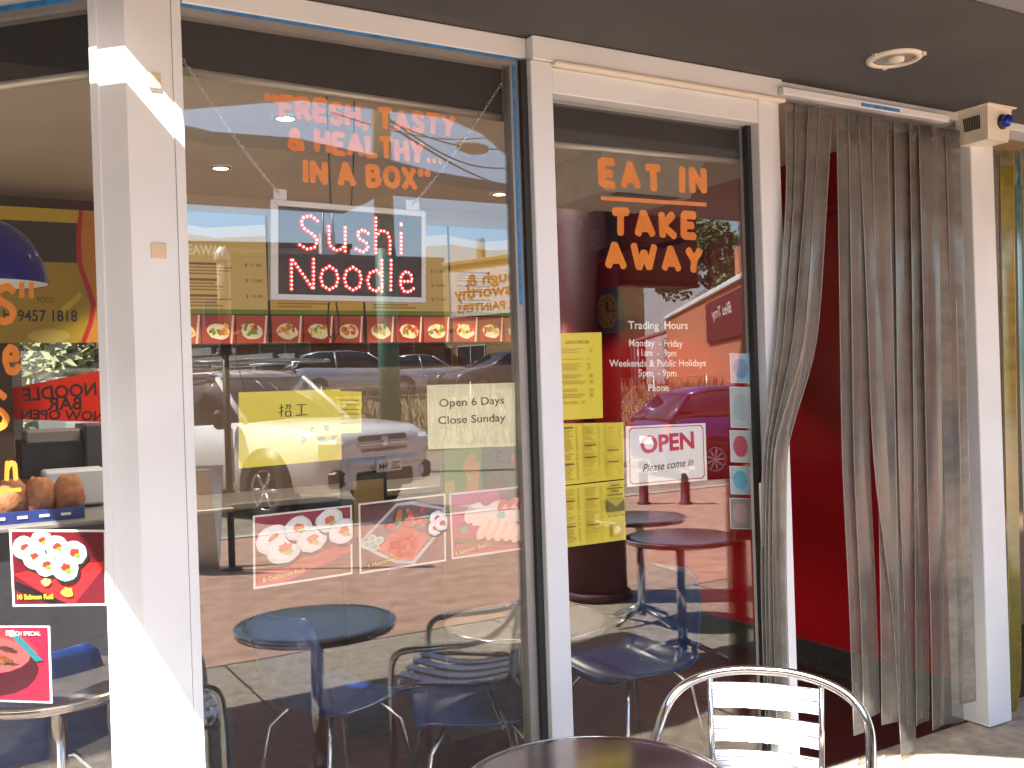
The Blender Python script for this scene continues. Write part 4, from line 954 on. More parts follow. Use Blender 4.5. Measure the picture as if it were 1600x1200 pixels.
# dark red patch painting in where the mirrored fascia darkens the glass
a = at_x(1000, 385, 4.03); b = at_x(1098, 446, 4.03)
t = thing('fascia_mirror_patch', (4.03, (a.y + b.y) / 2, (a.z + b.z) / 2), 'dark red patch on the red wall for the fascia mirrored behind AWAY', 'panel')
MB().bb((4.0, b.y, b.z), (4.028, a.y, a.z), bev=.004).build('panel', 'red_matt', t, True)

# menu boards over the counter
mt_ = thing('menu_board', (2.5, 3.25, 1.9), 'long yellow menu board above the counter with prices', 'menu board')
x0, x1 = 1.15, 3.68; zb, zt = at(560, 540, 3.3).z, at(560, 345, 3.3).z
MB().bb((x0, 3.26, zb), (x1, 3.4, zt), bev=.01).build('box', 'dark_counter', mt_, True)
H = zt - zb; npan = 4; pw = (x1 - x0) / npan
for k in range(npan):
    a_ = x0 + k * pw + .008; b_ = a_ + pw - .016
    def uvm(u, v, kk=1, a_=a_, b_=b_): return Vector((a_ + (b_ - a_) * u, 3.259 - .0003 * kk, zt - .01 - (H - .02) * v))
    A = Art(uvm)
    A.rect(0, 0, 1, .76, (206, 176, 112) if k % 2 == 0 else (206, 160, 76)); A.rect(0, 0, 1, .14, (150, 190, 226)); A.poly([(0, .08), (.4, .12), (1, .07), (1, .16), (.5, .19), (0, .15)], (226, 232, 236)); A.rect(0, .73, 1, .765, (110, 130, 50))
    if k == 0: A.text('TAKEAWAY', .02, .32, .6, .32, .06, (236, 224, 190), .03)
    r = random.Random(k)
    for sec in range(3):
        v0 = .38 + sec * .12
        A.rect(.08, v0, .5, v0 + .018, (110, 84, 50))
        for j in range(3): A.rect(.08, v0 + .03 + j * .024, r.uniform(.4, .7), v0 + .042 + j * .024, (150, 116, 66))
        A.text('$ %d.80' % (11 + (sec + k) % 4), .78, v0 + .02, .95, v0 + .02, .02, (110, 84, 50), .005)
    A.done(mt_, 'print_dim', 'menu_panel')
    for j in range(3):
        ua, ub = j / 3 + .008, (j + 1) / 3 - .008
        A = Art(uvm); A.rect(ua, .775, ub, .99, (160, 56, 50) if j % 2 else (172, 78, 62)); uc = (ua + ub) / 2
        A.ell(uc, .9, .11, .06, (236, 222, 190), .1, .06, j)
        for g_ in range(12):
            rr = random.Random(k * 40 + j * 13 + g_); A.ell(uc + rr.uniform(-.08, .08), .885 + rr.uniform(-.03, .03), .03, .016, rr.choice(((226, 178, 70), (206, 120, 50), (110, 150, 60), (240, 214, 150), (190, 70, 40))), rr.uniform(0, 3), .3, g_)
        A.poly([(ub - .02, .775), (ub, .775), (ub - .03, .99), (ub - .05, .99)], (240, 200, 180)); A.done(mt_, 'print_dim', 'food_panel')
# counter below
ct = thing('counter', (2.4, 2.7, 0), 'dark serving counter across the back of the shop', 'counter')
MB().bb((1.2, 2.5, 0), (3.9, 2.95, .98)).build('front', 'dark_counter', ct, True)
MB().bb((1.15, 2.42, .981), (3.92, 3.0, 1.02), bev=.006).build('top', 'counter', ct, True)
# colourful painted screen behind the Open 6 Days sheet
a = at(690, 700, 1.2); b = at(818, 790, 1.2)
t = thing('painted_screen', ((a.x + b.x) / 2, 1.2, .0), 'bright painted screen in green and orange below the Open 6 Days sheet', 'screen')
MB().bb((a.x, 1.2, 0), (b.x, 1.23, a.z), bev=.004).build('board', 'back_wall', t, True)
def uvs(u, v, kk=1): return Vector((a.x + (b.x - a.x) * u, 1.199 - .0003 * kk, a.z + (b.z - a.z) * v))
A = Art(uvs); A.rect(.02, .02, .48, .98, (120, 170, 50)); A.poly([(.2, .98), (.3, .5), (.24, .3), (.36, .1), (.46, .3), (.4, .98)], (240, 170, 40)); A.rect(.02, .5, .14, .98, (226, 206, 110)); A.poly([(.16, .98), (.12, .7), (.2, .84), (.24, .66), (.28, .86), (.34, .74), (.32, .98)], (216, 96, 50)); A.rect(.48, .02, .98, .98, (34, 66, 40)); A.ell(.66, .7, .12, .3, (110, 64, 34), 0, .15, 3); A.ell(.8, .2, .14, .14, (60, 50, 110), 0, .2, 4); A.ell(.9, .25, .05, .08, (190, 50, 50), 0, .3, 5); A.ell(.86, .85, .09, .1, (176, 60, 50), 0, .3, 6)
A.done(t)
# black board stand with yellow sheet
a = at(532, 716, 1.5); b = at(606, 790, 1.5)
t = thing('board_stand', ((a.x + b.x) / 2, 1.5, 0), 'black stand holding a yellow board inside the window', 'stand')
MB().bb((a.x, 1.5, 0), (b.x, 1.53, a.z), bev=.004).build('frame', 'black', t, True)
a2 = at(551, 752, 1.495); b2 = at(600, 800, 1.495)
MB().bb((a2.x, 1.49, b2.z - .1), (b2.x, 1.499, a2.z)).build('board', 'ochre_wall', t, True)
# yellow banner, left
a = at(-60, 318, 3.0); b = at(158, 535, 3.0)
t = thing('wall_banner', ((a.x + b.x) / 2, 3.0, b.z), 'yellow banner with phone number 9457 1818 hanging at left', 'banner')
MB().bb((a.x, 3.0, b.z), (b.x, 3.012, a.z)).build('cloth', 'dark_counter', t, True)
def uvb(u, v, kk=1): return Vector((a.x + (b.x - a.x) * u, 2.999 - .0004 * kk, a.z + (b.z - a.z) * v))
A = Art(uvb); A.rect(0, 0, 1, 1, (190, 160, 30)); A.rect(0, .1, 1, .4, (54, 50, 50)); A.rect(0, 0, 1, .1, (222, 196, 60))
A.poly([(.86, 0), (1, 0), (1, 1), (.84, 1), (.9, .86), (.93, .72), (.88, .55), (.83, .4), (.83, .2)], (206, 30, 40)); A.poly([(.89, 0), (1, 0), (1, 1), (.88, 1), (.94, .86), (.97, .7), (.92, .55), (.87, .4), (.87, .2)], (222, 150, 50))
A.poly([(.68, .76), (.84, .62), (.87, .65), (.72, .79)], (226, 206, 50)); A.ell(.6, .95, .16, .05, (206, 186, 90), 0, .02)
A.text('FOOD', .52, .7, .65, .7, .03, (70, 110, 50), .01); A.text('h: 9457 1818', .27, .84, .82, .84, .062, (50, 44, 24), .015); A.done(t)
# NOODLE BAR sign on the back window, facing out
p = [at(20, 606, 3.40), at(172, 576, 3.40), at(172, 660, 3.40), at(20, 655, 3.40)]
cN = sum(p, Vector()) / 4
t = thing('noodle_bar_sign', tuple(cN), 'red NOODLE BAR sign facing out of the back window, seen in reverse', 'sign')
mb = MB(); mb.add(p + [v + Vector((0, .002, 0)) for v in p], [(3, 2, 1, 0), (4, 5, 6, 7), (0, 1, 5, 4), (1, 2, 6, 5), (2, 3, 7, 6), (3, 0, 4, 7)]); mb.build('sheet', 'sign_red', t, True)
mb = MB()
def nlq(u, v): return p[0].lerp(p[1], u).lerp(p[3].lerp(p[2], u), v) + Vector((0, -.001, 0))
for s_, ua, ub, v_, cp in (('NOODLE', .86, .1, .46, .075), ('BAR', .7, .34, .74, .075), ('NOW OPEN', .93, .08, .97, .055)):
    text_on(mb, s_, nlq(ua, v_), nlq(ub, v_), cp, NF, bold=.03, col=lin((60, 20, 16)))
mb.build('lettering', 'print', t, True)
# pendant lamp
c = at(22, 445, 1.0)
t = thing('pendant_lamp', tuple(c), 'cobalt blue glass pendant lamp at the left edge', 'lamp')
R_ = .105; c.x = at(-18, 445, 1.0).x + 0; zt_ = at(10, 345, 1.0).z; hh = zt_ - c.z
R_ = at(77, 445, 1.0).x - c.x
t.location = c
MB().lathe([(R_ * s_, hh * z_) for s_, z_ in ((1.0, 0), (.985, .12), (.93, .32), (.83, .52), (.68, .72), (.5, .87), (.3, .97), (.2, 1.0))], c, 32).build('shade', 'blue_lamp', t, True)
MB().lathe([(R_ * s_ * .985, hh * z_ + .002) for s_, z_ in ((1.0, 0), (.93, .3), (.68, .7), (.3, .95), (.01, .97))], c, 32).build('shade_lining', 'lamp_in', t, True)
MB().cyl((c.x, c.y, c.z + hh), (c.x, c.y, c.z + hh + .03), .03, 16).build('cap', 'chrome', t, True)
MB().cyl((c.x, c.y, c.z + hh + .03), (c.x, c.y, 2.755), .004, 8).build('cord', 'wire', t, True)
# counter at left with crate of loaves, register and boxes
lc = thing('side_counter', (.4, 1.7, 0), 'low counter at left below the NOODLE BAR sign', 'counter')
zc = at(100, 806, 1.5).z
MB().bb((-.6, 1.3, 0), (1.0, 2.0, zc - .02)).build('front', 'dark_counter', lc, True)
MB().bb((-.62, 1.26, zc - .019), (1.02, 2.02, zc), bev=.004).build('top', 'counter', lc, True)
a = at(-60, 806, 1.45); b = at(128, 800, 1.45)
cr = thing('blue_crate', ((a.x + b.x) / 2, 1.45, zc), 'shallow blue crate holding brown parcels on the left counter', 'crate')
zt2 = zc + .045
MB().bb((a.x, 1.36, zc + .001), (b.x, 1.375, zt2)).build('side', 'blue_crate', cr, True); MB().bb((a.x, 1.56, zc + .001), (b.x, 1.575, zt2)).build('side', 'blue_crate', cr, True)
MB().bb((a.x, 1.376, zc + .001), (b.x, 1.559, zc + .01)).build('base', 'blue_crate', cr, True); MB().bb((b.x - .012, 1.376, zc + .011), (b.x, 1.559, zt2)).build('end', 'blue_crate', cr, True)
for k in range(8):
    x = a.x + .03 + k * .075
    if x < b.x - .04: MB().bb((x, 1.357, zc + .018), (x + .035, 1.3595, zc + .028)).build('slot', 'paper', cr, True)
for k, (px, lab) in enumerate(((18, 'brown parcel at the left end of the blue crate'), (62, 'middle brown parcel in the blue crate'), (108, 'brown parcel at the right end of the blue crate'))):
    c = at(px, 785, 1.46); r = random.Random(k); mb = MB(); rings = []
    for i in range(9):
        v = i / 8; rr = .072 * (math.sin(math.pi * (.12 + .82 * v)) ** .45); zz = zc + .012 + .15 * v
        rings.append([(c.x + rr * math.cos(t_) * (1 + r.uniform(-.1, .1)) * .82, 1.465 + rr * math.sin(t_) * (1 + r.uniform(-.08, .08)) * .9, zz + r.uniform(-.006, .006)) for t_ in [2 * math.pi * q_ / 14 for q_ in range(14)]])
    mb.loft(rings); tag(mb.build('brown_parcel', 'brown_bag'), lab, 'parcel', 'brown parcels in the crate')
def loose_box(name, lab, cat, px0, py0, px1, py1, y, d, m):
    a = at(px0, py0, y); b = at(px1, py1, y); mb = MB().bb((min(a.x, b.x), y, min(a.z, b.z)), (max(a.x, b.x), y + d, max(a.z, b.z)), bev=.008)
    return tag(mb.build(name, m), lab, cat)
loose_box('storage_box', 'white box on the side counter behind the brown parcels', 'box', 70, 738, 168, 786, 1.75, .2, 'white')
loose_box('cash_register', 'dark cash register below the NOODLE BAR sign', 'register', 30, 690, 140, 742, 2.3, .3, 'black')
loose_box('dark_cabinet', 'dark cabinet beside the pillar under the NOODLE BAR sign', 'cabinet', 132, 664, 185, 780, 2.2, .4, 'dark_counter')
loose_box('purple_tray', 'purple grey tray on the cash register', 'tray', 40, 674, 128, 690, 2.28, .3, 'counter')

# =================================================================== STREET BEHIND THE CAMERA
# --- vehicles: +x is forward, origin on the ground under the middle
def wheel(parent, x, y, r, wd=.2, spokes=9):
    s_ = 1 if y > 0 else -1; ax = Matrix.Rotation(rad(-90 * s_), 3, 'X')
    wm = MB().lathe([(r * .62, -wd / 2), (r * .93, -wd / 2), (r, -wd * .36), (r, wd * .36), (r * .93, wd / 2), (r * .64, wd / 2), (r * .62, wd * .3)], (x, y, r), 28, ax).build('wheel', 'tyre', parent)
    mb = MB().lathe([(r * .63, wd * .32), (r * .63, wd * .42), (r * .57, wd * .4), (r * .56, wd * .1)], (x, y, r), 28, ax)
    for k in range(spokes):
        a_ = 2 * math.pi * k / spokes; p0 = Vector((math.cos(a_) * r * .12, math.sin(a_) * r * .12, wd * .36)); p1 = Vector((math.cos(a_) * r * .6, math.sin(a_) * r * .6, wd * .38))
        mb.tube([Vector((x, y, r)) + ax @ p0, Vector((x, y, r)) + ax @ p1], r * .06, 5)
    mb.lathe([(r * .16, wd * .34), (r * .14, wd * .42), (.001, wd * .43)], (x, y, r), 14, ax); mb.build('rim', 'rim', wm)
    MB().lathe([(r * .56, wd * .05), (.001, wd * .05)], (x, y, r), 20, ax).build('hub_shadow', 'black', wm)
def body_ring(x, w_, zb, zm, zt, crown=.02):
    return [(x, -w_ * .93, zb), (x, -w_, zb + .1), (x, -w_, zm), (x, -w_ * .95, zt - .02), (x, -w_ * .86, zt), (x, 0, zt + crown), (x, w_ * .86, zt), (x, w_ * .95, zt - .02), (x, w_, zm), (x, w_, zb + .1), (x, w_ * .93, zb)]
def car(label, pos, heading, paint, kind='hatch', group=None, L=4.3, W=1.76):
    t = thing('parked_car', pos, label, 'car', group, rz=heading); h = L / 2; w_ = W / 2
    tail = .96 if kind != 'hatch' else .98
    st = [(h, w_ * .72, .3, .45, .56), (h - .06, w_ * .86, .24, .5, .66), (h - .3, w_ * .96, .2, .55, .76), (h - .75, w_, .2, .6, .85), (h - 1.2, w_, .2, .64, .92), (0, w_, .2, .66, .95), (-h + 1.1, w_, .2, .68, tail), (-h + .4, w_ * .98, .22, .68, tail + .02), (-h + .08, w_ * .9, .26, .62, tail - .02), (-h, w_ * .8, .34, .6, tail - .14)]
    b = MB().loft([body_ring(*s_) for s_ in st]).build('body', paint, t)
    if kind == 'hatch': ro = [(h - 1.15, .95, .78), (h - 1.85, 1.4, .62), (h - 2.4, 1.47, .61), (-h + .9, 1.45, .6), (-h + .5, 1.36, .62), (-h + .06, .98, .74)]
    else: ro = [(h - 1.3, .94, .78), (h - 2.05, 1.36, .62), (h - 2.5, 1.42, .61), (-h + 1.55, 1.41, .6), (-h + 1.3, 1.36, .62), (-h + .62, .98, .76)]
    zb = .93
    gl = MB(); rings = [[(x, -w_ * .9, zb - .04), (x, -w_ * k, z), (x, w_ * k, z), (x, w_ * .9, zb - .04)] for x, z, k in ro]
    gl.loft(rings); g_ = gl.build('window_glass', 'car_glass', t)
    rf = MB(); rings = []
    for x, z, k in ro[1:-1]: rings.append([(x, -w_ * k - .02, z - .03), (x, -w_ * k * .9, z + .02), (x, 0, z + .035), (x, w_ * k * .9, z + .02), (x, w_ * k + .02, z - .03), (x, 0, z - .02)])
    rf.loft(rings).build('roof', paint, t)
    for s_ in (-1, 1):
        for i in (0, len(ro) - 2):
            (xa, za, ka), (xb, zb2, kb) = ro[i], ro[i + 1]
            MB().tube([(xa, s_ * (w_ * .9 if i == 0 else w_ * ka + .005), zb if i == 0 else za), (xb, s_ * (w_ * kb + .01 if i == 0 else w_ * .88), zb2 if i == 0 else zb)], .03, 6).build('pillar', paint, t)
        xm = (ro[2][0] + ro[3][0]) / 2
        MB().tube([(xm, s_ * w_ * .93, zb - .02), (xm, s_ * (w_ * .615 + .012), 1.43 if kind == 'hatch' else 1.38)], .03, 6).build('pillar', paint, t)
        MB().box((h - .16, s_ * w_ * .68, .62), (.2, .3, .13), rz=-s_ * .35, bev=.04).build('headlight', 'head_lens', t)
        MB().box((-h + .07, s_ * w_ * .74, .8), (.14, .22, .2), rz=s_ * .3, bev=.04).build('taillight', 'tail_lens', t)
        MB().box((h - 1.45, s_ * (w_ + .08), .98), (.1, .16, .11), bev=.03).build('mirror', paint, t)
        for dx in (.15, -.85): MB().box((dx, s_ * (w_ + .004), .78), (.16, .02, .025), bev=.006).build('door_handle', 'chrome', t)
        for x in (h - .82, -h + .78):
            MB().lathe([(.37, -.01), (.37, .012), (.001, .012)], (x, s_ * w_ * .985, .33), 24, Matrix.Rotation(rad(-90 * s_), 3, 'X')).build('wheel_arch', 'black', t)
            wheel(t, x, s_ * (w_ - .07), .315)
    MB().box((h - .01, 0, .5), (.05, W * .5, .14), bev=.015).build('grille', 'black', t)
    MB().box((h - .02, 0, .33), (.07, W * .62, .1), bev=.015).build('lower_grille', 'black', t)
    MB().box((-h - .01, 0, .62), (.03, .5, .12), bev=.005).build('number_plate', 'paper', t)
    return t
# white utility truck with ladder rack
W0 = mir_z(436, 816, -.03); hd = Vector((.4, .916, 0)).normalized(); lf = Vector((-hd.y, hd.x, 0))
UK = 1.12; upos = W0 - hd * 1.52 * UK - lf * .72 * UK; upos.z = -.03
ut = thing('utility_truck', tuple(upos), 'white utility truck with ladders on its rack parked nose in, mirrored in window', 'truck', rz=math.atan2(hd.y, hd.x)); ut.scale = (UK, UK, UK)
st = [(2.5, .62, .4, .62, .86), (2.44, .78, .36, .66, .95), (2.25, .86, .34, .7, 1.02), (1.9, .88, .34, .74, 1.06), (1.3, .88, .34, .76, 1.1), (.95, .88, .34, .76, 1.12), (.3, .88, .34, .76, 1.1), (-.62, .88, .34, .76, 1.1), (-.66, .86, .36, .76, 1.08)]
MB().loft([body_ring(*s_) for s_ in st]).build('body', 'car_white', ut)
ro = [(1.12, 1.1, .78), (.45, 1.64, .66), (.2, 1.7, .65), (-.45, 1.7, .64), (-.64, 1.62, .66), (-.67, 1.08, .8)]
MB().loft([[(x, -.84, 1.05), (x, -.88 * k * 1.0 - .08, z), (x, .88 * k + .08, z), (x, .84, 1.05)] for x, z, k in ro]).build('window_glass', 'car_glass', ut)
MB().loft([[(x, -.88 * k - .1, z - .04), (x, -.88 * k, z + .02), (x, 0, z + .045), (x, .88 * k, z + .02), (x, .88 * k + .1, z - .04), (x, 0, z - .03)] for x, z, k in ro[1:5]]).build('roof', 'car_white', ut)
for s_ in (-1, 1):
    MB().tube([(1.14, s_ * .8, 1.08), (.46, s_ * .665, 1.63)], .035, 6).build('pillar', 'car_white', ut)
    MB().tube([(-.56, s_ * .84, 1.08), (-.52, s_ * .66, 1.64)], .07, 6).build('pillar', 'car_white', ut)
    MB().box((2.36, s_ * .66, .83), (.3, .3, .2), rz=-s_ * .45, bev=.05).build('headlight', 'head_lens', ut)
    MB().box((2.42, s_ * .62, .5), (.16, .34, .2), rz=-s_ * .3, bev=.04).build('fog_lamp_recess', 'black', ut)
    MB().lathe([(.055, 0), (.05, .02), (.001, .022)], (2.49, s_ * .6, .5), 14, Matrix.Rotation(rad(90), 3, 'Y')).build('fog_lamp', 'head_lens', ut)
    MB().box((.95, s_ * .99, 1.16), (.14, .2, .22), bev=.04).build('mirror', 'black', ut)
    MB().box((-.1, s_ * .885, .98), (.18, .02, .04), bev=.008).build('door_handle', 'black', ut)
    for yx in (.98, -.3): MB().bb((yx - .006, s_ * .884 - .003, .45), (yx + .006, s_ * .884 + .003, 1.06)).build('door_gap', 'gasket', ut)
    for x in (1.52, -1.55):
        MB().lathe([(.44, -.01), (.44, .012), (.001, .012)], (x, s_ * .872, .4), 24, Matrix.Rotation(rad(-90 * s_), 3, 'X')).build('wheel_arch', 'black', ut)
        wheel(ut, x, s_ * .8, .37, .24, 6)
for z_, hgt in ((.9, .08), (.78, .08)): MB().box((2.47, 0, z_), (.06, .78, hgt), bev=.02).build('grille_bar', 'black', ut)
MB().box((2.5, 0, .84), (.05, .86, .035), bev=.01).build('grille_trim', 'chrome', ut)
MB().lathe([(.07, 0), (.06, .02), (.001, .025)], (2.51, 0, .86), 16, Matrix.Rotation(rad(90), 3, 'Y')).build('badge', 'chrome', ut)
MB().box((2.5, 0, .64), (.1, 1.2, .1), bev=.03).build('bumper', 'car_white', ut)
MB().box((2.5, 0, .45), (.06, .9, .2), bev=.03).build('lower_grille', 'black', ut)
pl = MB().box((2.565, 0, .6), (.015, .4, .14), bev=.004).build('number_plate', 'paper', ut)
mb = MB(); text_on(mb, 'ZEL 944', Vector((2.574, -.17, .555)), Vector((2.574, .17, .555)), .08, Vector((1, 0, 0)), bold=.02, col=lin((30, 50, 36))); mb.build('plate_number', 'print', pl)
MB().bb((-2.5, -.88, .62), (-.74, .88, .72), bev=.02).build('tray_floor', 'galv', ut)
for s_ in (-1, 1):
    for k in range(4): MB().bb((-2.48, s_ * .87 - .012, .74 + k * .08), (-.76, s_ * .87 + .012, .8 + k * .08)).build('tray_side_slat', 'car_white', ut)
for k in range(9): MB().bb((-.76, -.84, .8 + k * .09), (-.73, .84, .84 + k * .09)).build('headboard_bar', 'car_white', ut)
for s_ in (-1, 1):
    MB().tube([(-.745, s_ * .85, .7), (-.745, s_ * .85, 1.82)], .028, 6).build('rack_post', 'car_white', ut); MB().tube([(-2.4, s_ * .85, .7), (-2.4, s_ * .85, 1.82)], .028, 6).build('rack_post', 'car_white', ut)
    MB().tube([(-2.5, s_ * .8, 1.83), (-.7, s_ * .8, 1.83), (1.0, s_ * .62, 1.83)], .024, 6).build('rack_rail', 'galv', ut)
for x in (-2.35, -1.6, -.745, .2, .9): MB().tube([(x, -.8 + (.18 if x > .5 else 0), 1.84), (x, .8 - (.18 if x > .5 else 0), 1.84)], .02, 6).build('rack_bar', 'galv', ut)
for s_ in (-1, 1): MB().tube([(.3, s_ * .62, 1.72), (.3, s_ * .66, 1.83)], .018, 6).build('rack_foot', 'galv', ut)
MB().tube([(1.2, .74, 1.1), (.9, .8, 2.05)], .006, 5).build('aerial', 'black', ut)
def ladder(label, x0, x1, y, z):
    M4 = Matrix.Rotation(math.atan2(hd.y, hd.x), 4, 'Z'); M4.translation = upos; M4 = M4 @ Matrix.Scale(UK, 4)
    t = thing('ladder', tuple(M4 @ Vector((x0, y, z))), label, 'ladder', 'ladders on the truck rack', rz=math.atan2(hd.y, hd.x)); Ln = x1 - x0
    for s_ in (-1, 1):
        MB().bb((0, s_ * .2 - .015, 0), (Ln, s_ * .2 + .015, .08)).build('stile', 'galv', t)
        MB().bb((Ln, s_ * .2 - .02, -.01), (Ln + .06, s_ * .2 + .02, .09)).build('end_cap', 'black', t)
    for k in range(int(Ln / .28)): MB().cyl((.15 + k * .28, -.19, .04), (.15 + k * .28, .19, .04), .015, 8).build('rung', 'galv', t)
    return t
ladder('upper aluminium ladder lying on the truck rack', -2.7, .55, .35, 1.95); ladder('second aluminium ladder on the far side of the truck rack', -2.4, .9, -.3, 1.87)
# other cars
P2 = mir_z(1118, 748, -.03); h2 = Vector((.97, .24, 0)).normalized(); l2 = Vector((-h2.y, h2.x, 0)); pp = P2 + h2 * 1.37 - l2 * .81; pp.z = -.03
car('indigo hatchback parked at the kerb, mirrored behind the OPEN sign', tuple(pp), math.atan2(h2.y, h2.x), 'car_purple', 'hatch', None)
for px, y, lab, paint, kind, hdg, wd in ((556, -25.2, 'silver hatchback on the bank seen left of the pole', 'car_silver', 'hatch', rad(6), 1.76), (628, -27.8, 'silver sedan on the bank half hidden behind the pole', 'car_silver', 'sedan', rad(184), 1.8), (790, -25.4, 'black sedan on the bank beside the right edge of the window', 'car_black', 'sedan', rad(176), 1.82)):
    p = mir_y(px, 600, y); car(lab, (p.x, y, terr(y)), hdg, paint, kind, 'cars parked on the bank', 4.5 if kind == 'sedan' else 4.2)
# power pole and wires
p = mir_y(607, 500, -14.6)
t = thing('power_pole', (p.x, -14.6, -.03), 'tall power pole with green base beyond the truck', 'pole')
MB().cyl((0, 0, 0), (0, 0, 4.3), .21, 20, .2).build('sleeve', 'green_pole', t); MB().cyl((0, 0, 4.3), (0, 0, 10.5), .19, 18, .16).build('shaft', 'tan_pole', t)
MB().bb((-1.1, -.06, 9.6), (1.1, .06, 9.72)).build('crossarm', 'tan_pole', t)
for x in (-1, -.5, .5, 1): MB().lathe([(.02, 0), (.05, .03), (.05, .1), (.02, .13), (.001, .14)], (x, 0, 9.72), 10).build('insulator', 'white', t)
pt = Vector((p.x, -14.6, 8))
for i, (a_, b_, r_) in enumerate(((mir_y(600, 178, -14.6), mir_y(800, 262, -20), .018), (mir_y(520, 175, -16), mir_y(820, 205, -18), .014), (mir_y(610, 195, -14.6), mir_y(860, 300, -22), .022), (mir_y(600, 185, -14.6), mir_y(845, 222, -18), .016))):
    pts = [a_.lerp(b_, k / 12) + Vector((0, 0, -.35 * math.sin(math.pi * k / 12))) for k in range(13)]
    o = MB().tube(pts, r_, 5).build('overhead_wire', 'wire'); tag(o, ('overhead wire falling right from the pole, top one', 'thin overhead wire crossing behind the slogan', 'thick overhead wire sloping steeply down to the right', 'overhead wire carrying a cable joint')[i], 'wire', None)
    if i == 3:
        MB().tube([pts[5] , pts[6], pts[7]], [.1, .16, .1], 8).build('cable_joint', 'tan_pole', o)
# slim black post and low items on the plaza
p = mir_z(365, 892, 0)
t = thing('slim_post', (p.x, p.y, 0), 'slim black post standing on the plaza before the truck', 'post')
MB().cyl((0, 0, 0), (0, 0, 2.05), .032, 12).build('post', 'black', t); MB().bb((-.05, -.05, 1.95), (.05, .05, 2.1), bev=.01).build('collar', 'black', t)
MB().cyl((0, 0, 2.1), (0, 0, 2.82), .05, 14).build('upper_post', 'tan_pole', t); MB().lathe([(.07, 2.8), (.07, 2.86), (.03, 2.92), (.001, 2.93)], (0, 0, 0), 16).build('cap', 'rail', t); MB().lathe([(.09, .0), (.09, .02), (.04, .03)], (0, 0, 0), 16).build('base', 'black', t)
p = mir_z(345, 890, 0)
t = thing('sandwich_board', (p.x - .25, p.y - .1, 0), 'grey folding board standing by the slim post', 'board', rz=.5)
for s_ in (-1, 1):
    mb = MB(); ax = Matrix.Rotation(s_ * rad(14), 3, 'X'); mb.box((0, s_ * -.12, .47), (.55, .025, .95), ax=ax); mb.build('panel', 'galv', t)
p = mir_z(939, 934, 0)
t = thing('verandah_column', (p.x, p.y, 0), 'stout maroon round column of the street verandah, mirrored below the menus', 'column')
MB().cyl((0, 0, 0), (0, 0, 3.3), .225, 32).build('shaft', 'bin', t); MB().lathe([(.226, .0), (.25, .01), (.25, .05), (.226, .06)], (0, 0, 0), 32).build('base_ring', 'bin', t)
xa = mir_y(862, 440, p.y - .3).x; xb = mir_y(1098, 445, p.y - .3).x; zb_ = mir_y(1040, 441, p.y - .3).z
t = thing('verandah_fascia', ((xa + xb) / 2, p.y - .36, zb_), 'deep dark fascia board of the street verandah, mirrored behind AWAY', 'fascia')
MB().bb((xa, p.y - .42, zb_), (xb, p.y - .3, 3.3), bev=.01).build('board', 'maroon_sign', t, True)
MB().bb((xa, p.y - .43, zb_ - .03), (xb, p.y - .29, zb_ - .001)).build('edge_trim', 'bin', t, True)
MB().bb((xa, p.y - .3, 3.302), (xb, -2.4, 3.36)).build('roof_sheet', 'galv', t, True)
for i, px in enumerate((1075, 1010)):
    p = mir_z(px, 788, 0); t = thing('bollard', (p.x, p.y, 0), ('short dark bollard on the plaza nearer the indigo car', 'short dark bollard on the plaza below the OPEN sign')[i], 'bollard', 'bollards along the plaza')
    MB().lathe([(.09, 0), (.09, .02), (.06, .03), (.06, .5), (.07, .52), (.05, .56), (.001, .57)], (0, 0, 0), 18).build('post', 'bin', t); MB().lathe([(.062, .4), (.065, .41), (.065, .44), (.062, .45)], (0, 0, 0), 18).build('band', 'galv', t)
# wire fence on the bank
t = thing('wire_fence', (15, -20.6, 0), 'thin wire fence along the bank below the parked cars', 'fence')
for k in range(13):
    x = 4 + k * 2.1; z = terr(-20.6); MB().cyl((x - 15, 0, z - .1), (x - 15, 0, z + 1.5), .022, 8).build('post', 'galv', t)
for z in (.4, .8, 1.2, 1.45): MB().cyl((4 - 15, 0, terr(-20.6) + z), (29.2 - 15, 0, terr(-20.6) + z), .008, 5).build('wire', 'galv', t)

# --- buildings
def building(label, c, size, rz, m, wins=(), parapet=.25, roofm='brown_wall', extra=None):
    t = thing('street_building', (c[0], c[1], c[2]), label, 'building', rz=rz); L, D, Hh = size       # front is local +y
    MB().bb((-L / 2, -D, 0), (L / 2, 0, Hh)).build('wall', m, t)
    MB().bb((-L / 2 - .1, -D - .1, Hh), (L / 2 + .1, .1, Hh + parapet), bev=.03).build('parapet', roofm, t)
    for (x, z, w_, h_) in wins:
        f_ = MB(); f_.bb((x - w_ / 2 - .06, -.05, z - .06), (x + w_ / 2 + .06, .05, z + h_ + .06)); o = f_.build('window', 'white_wall', t)
        MB().bb((x - w_ / 2, .02, z), (x + w_ / 2, .056, z + h_)).build('pane', 'pane', o); MB().bb((x - .03, .05, z), (x + .03, .075, z + h_)).build('mullion', 'white_wall', o)
    return t
ZG = 1.27
p = mir_y(350, 600, -46)
b = building('tan flat roofed building with trees behind, mirrored left of the LED sign', (p.x, -46, ZG), (13, 8, 7.6), rad(10), 'tan_wall', [(-4, 3.6, 1.6, 1.4), (0, 3.6, 1.6, 1.4), (4, 3.6, 1.6, 1.4), (-4, .8, 1.6, 1.6), (4, .8, 1.6, 1.6)])
for x in (5.5, 6.0): MB().cyl((x, -2, 7.6), (x, -2, 10.2), .05, 8).build('vent_pipe', 'galv', b)
p = mir_y(540, 600, -44)
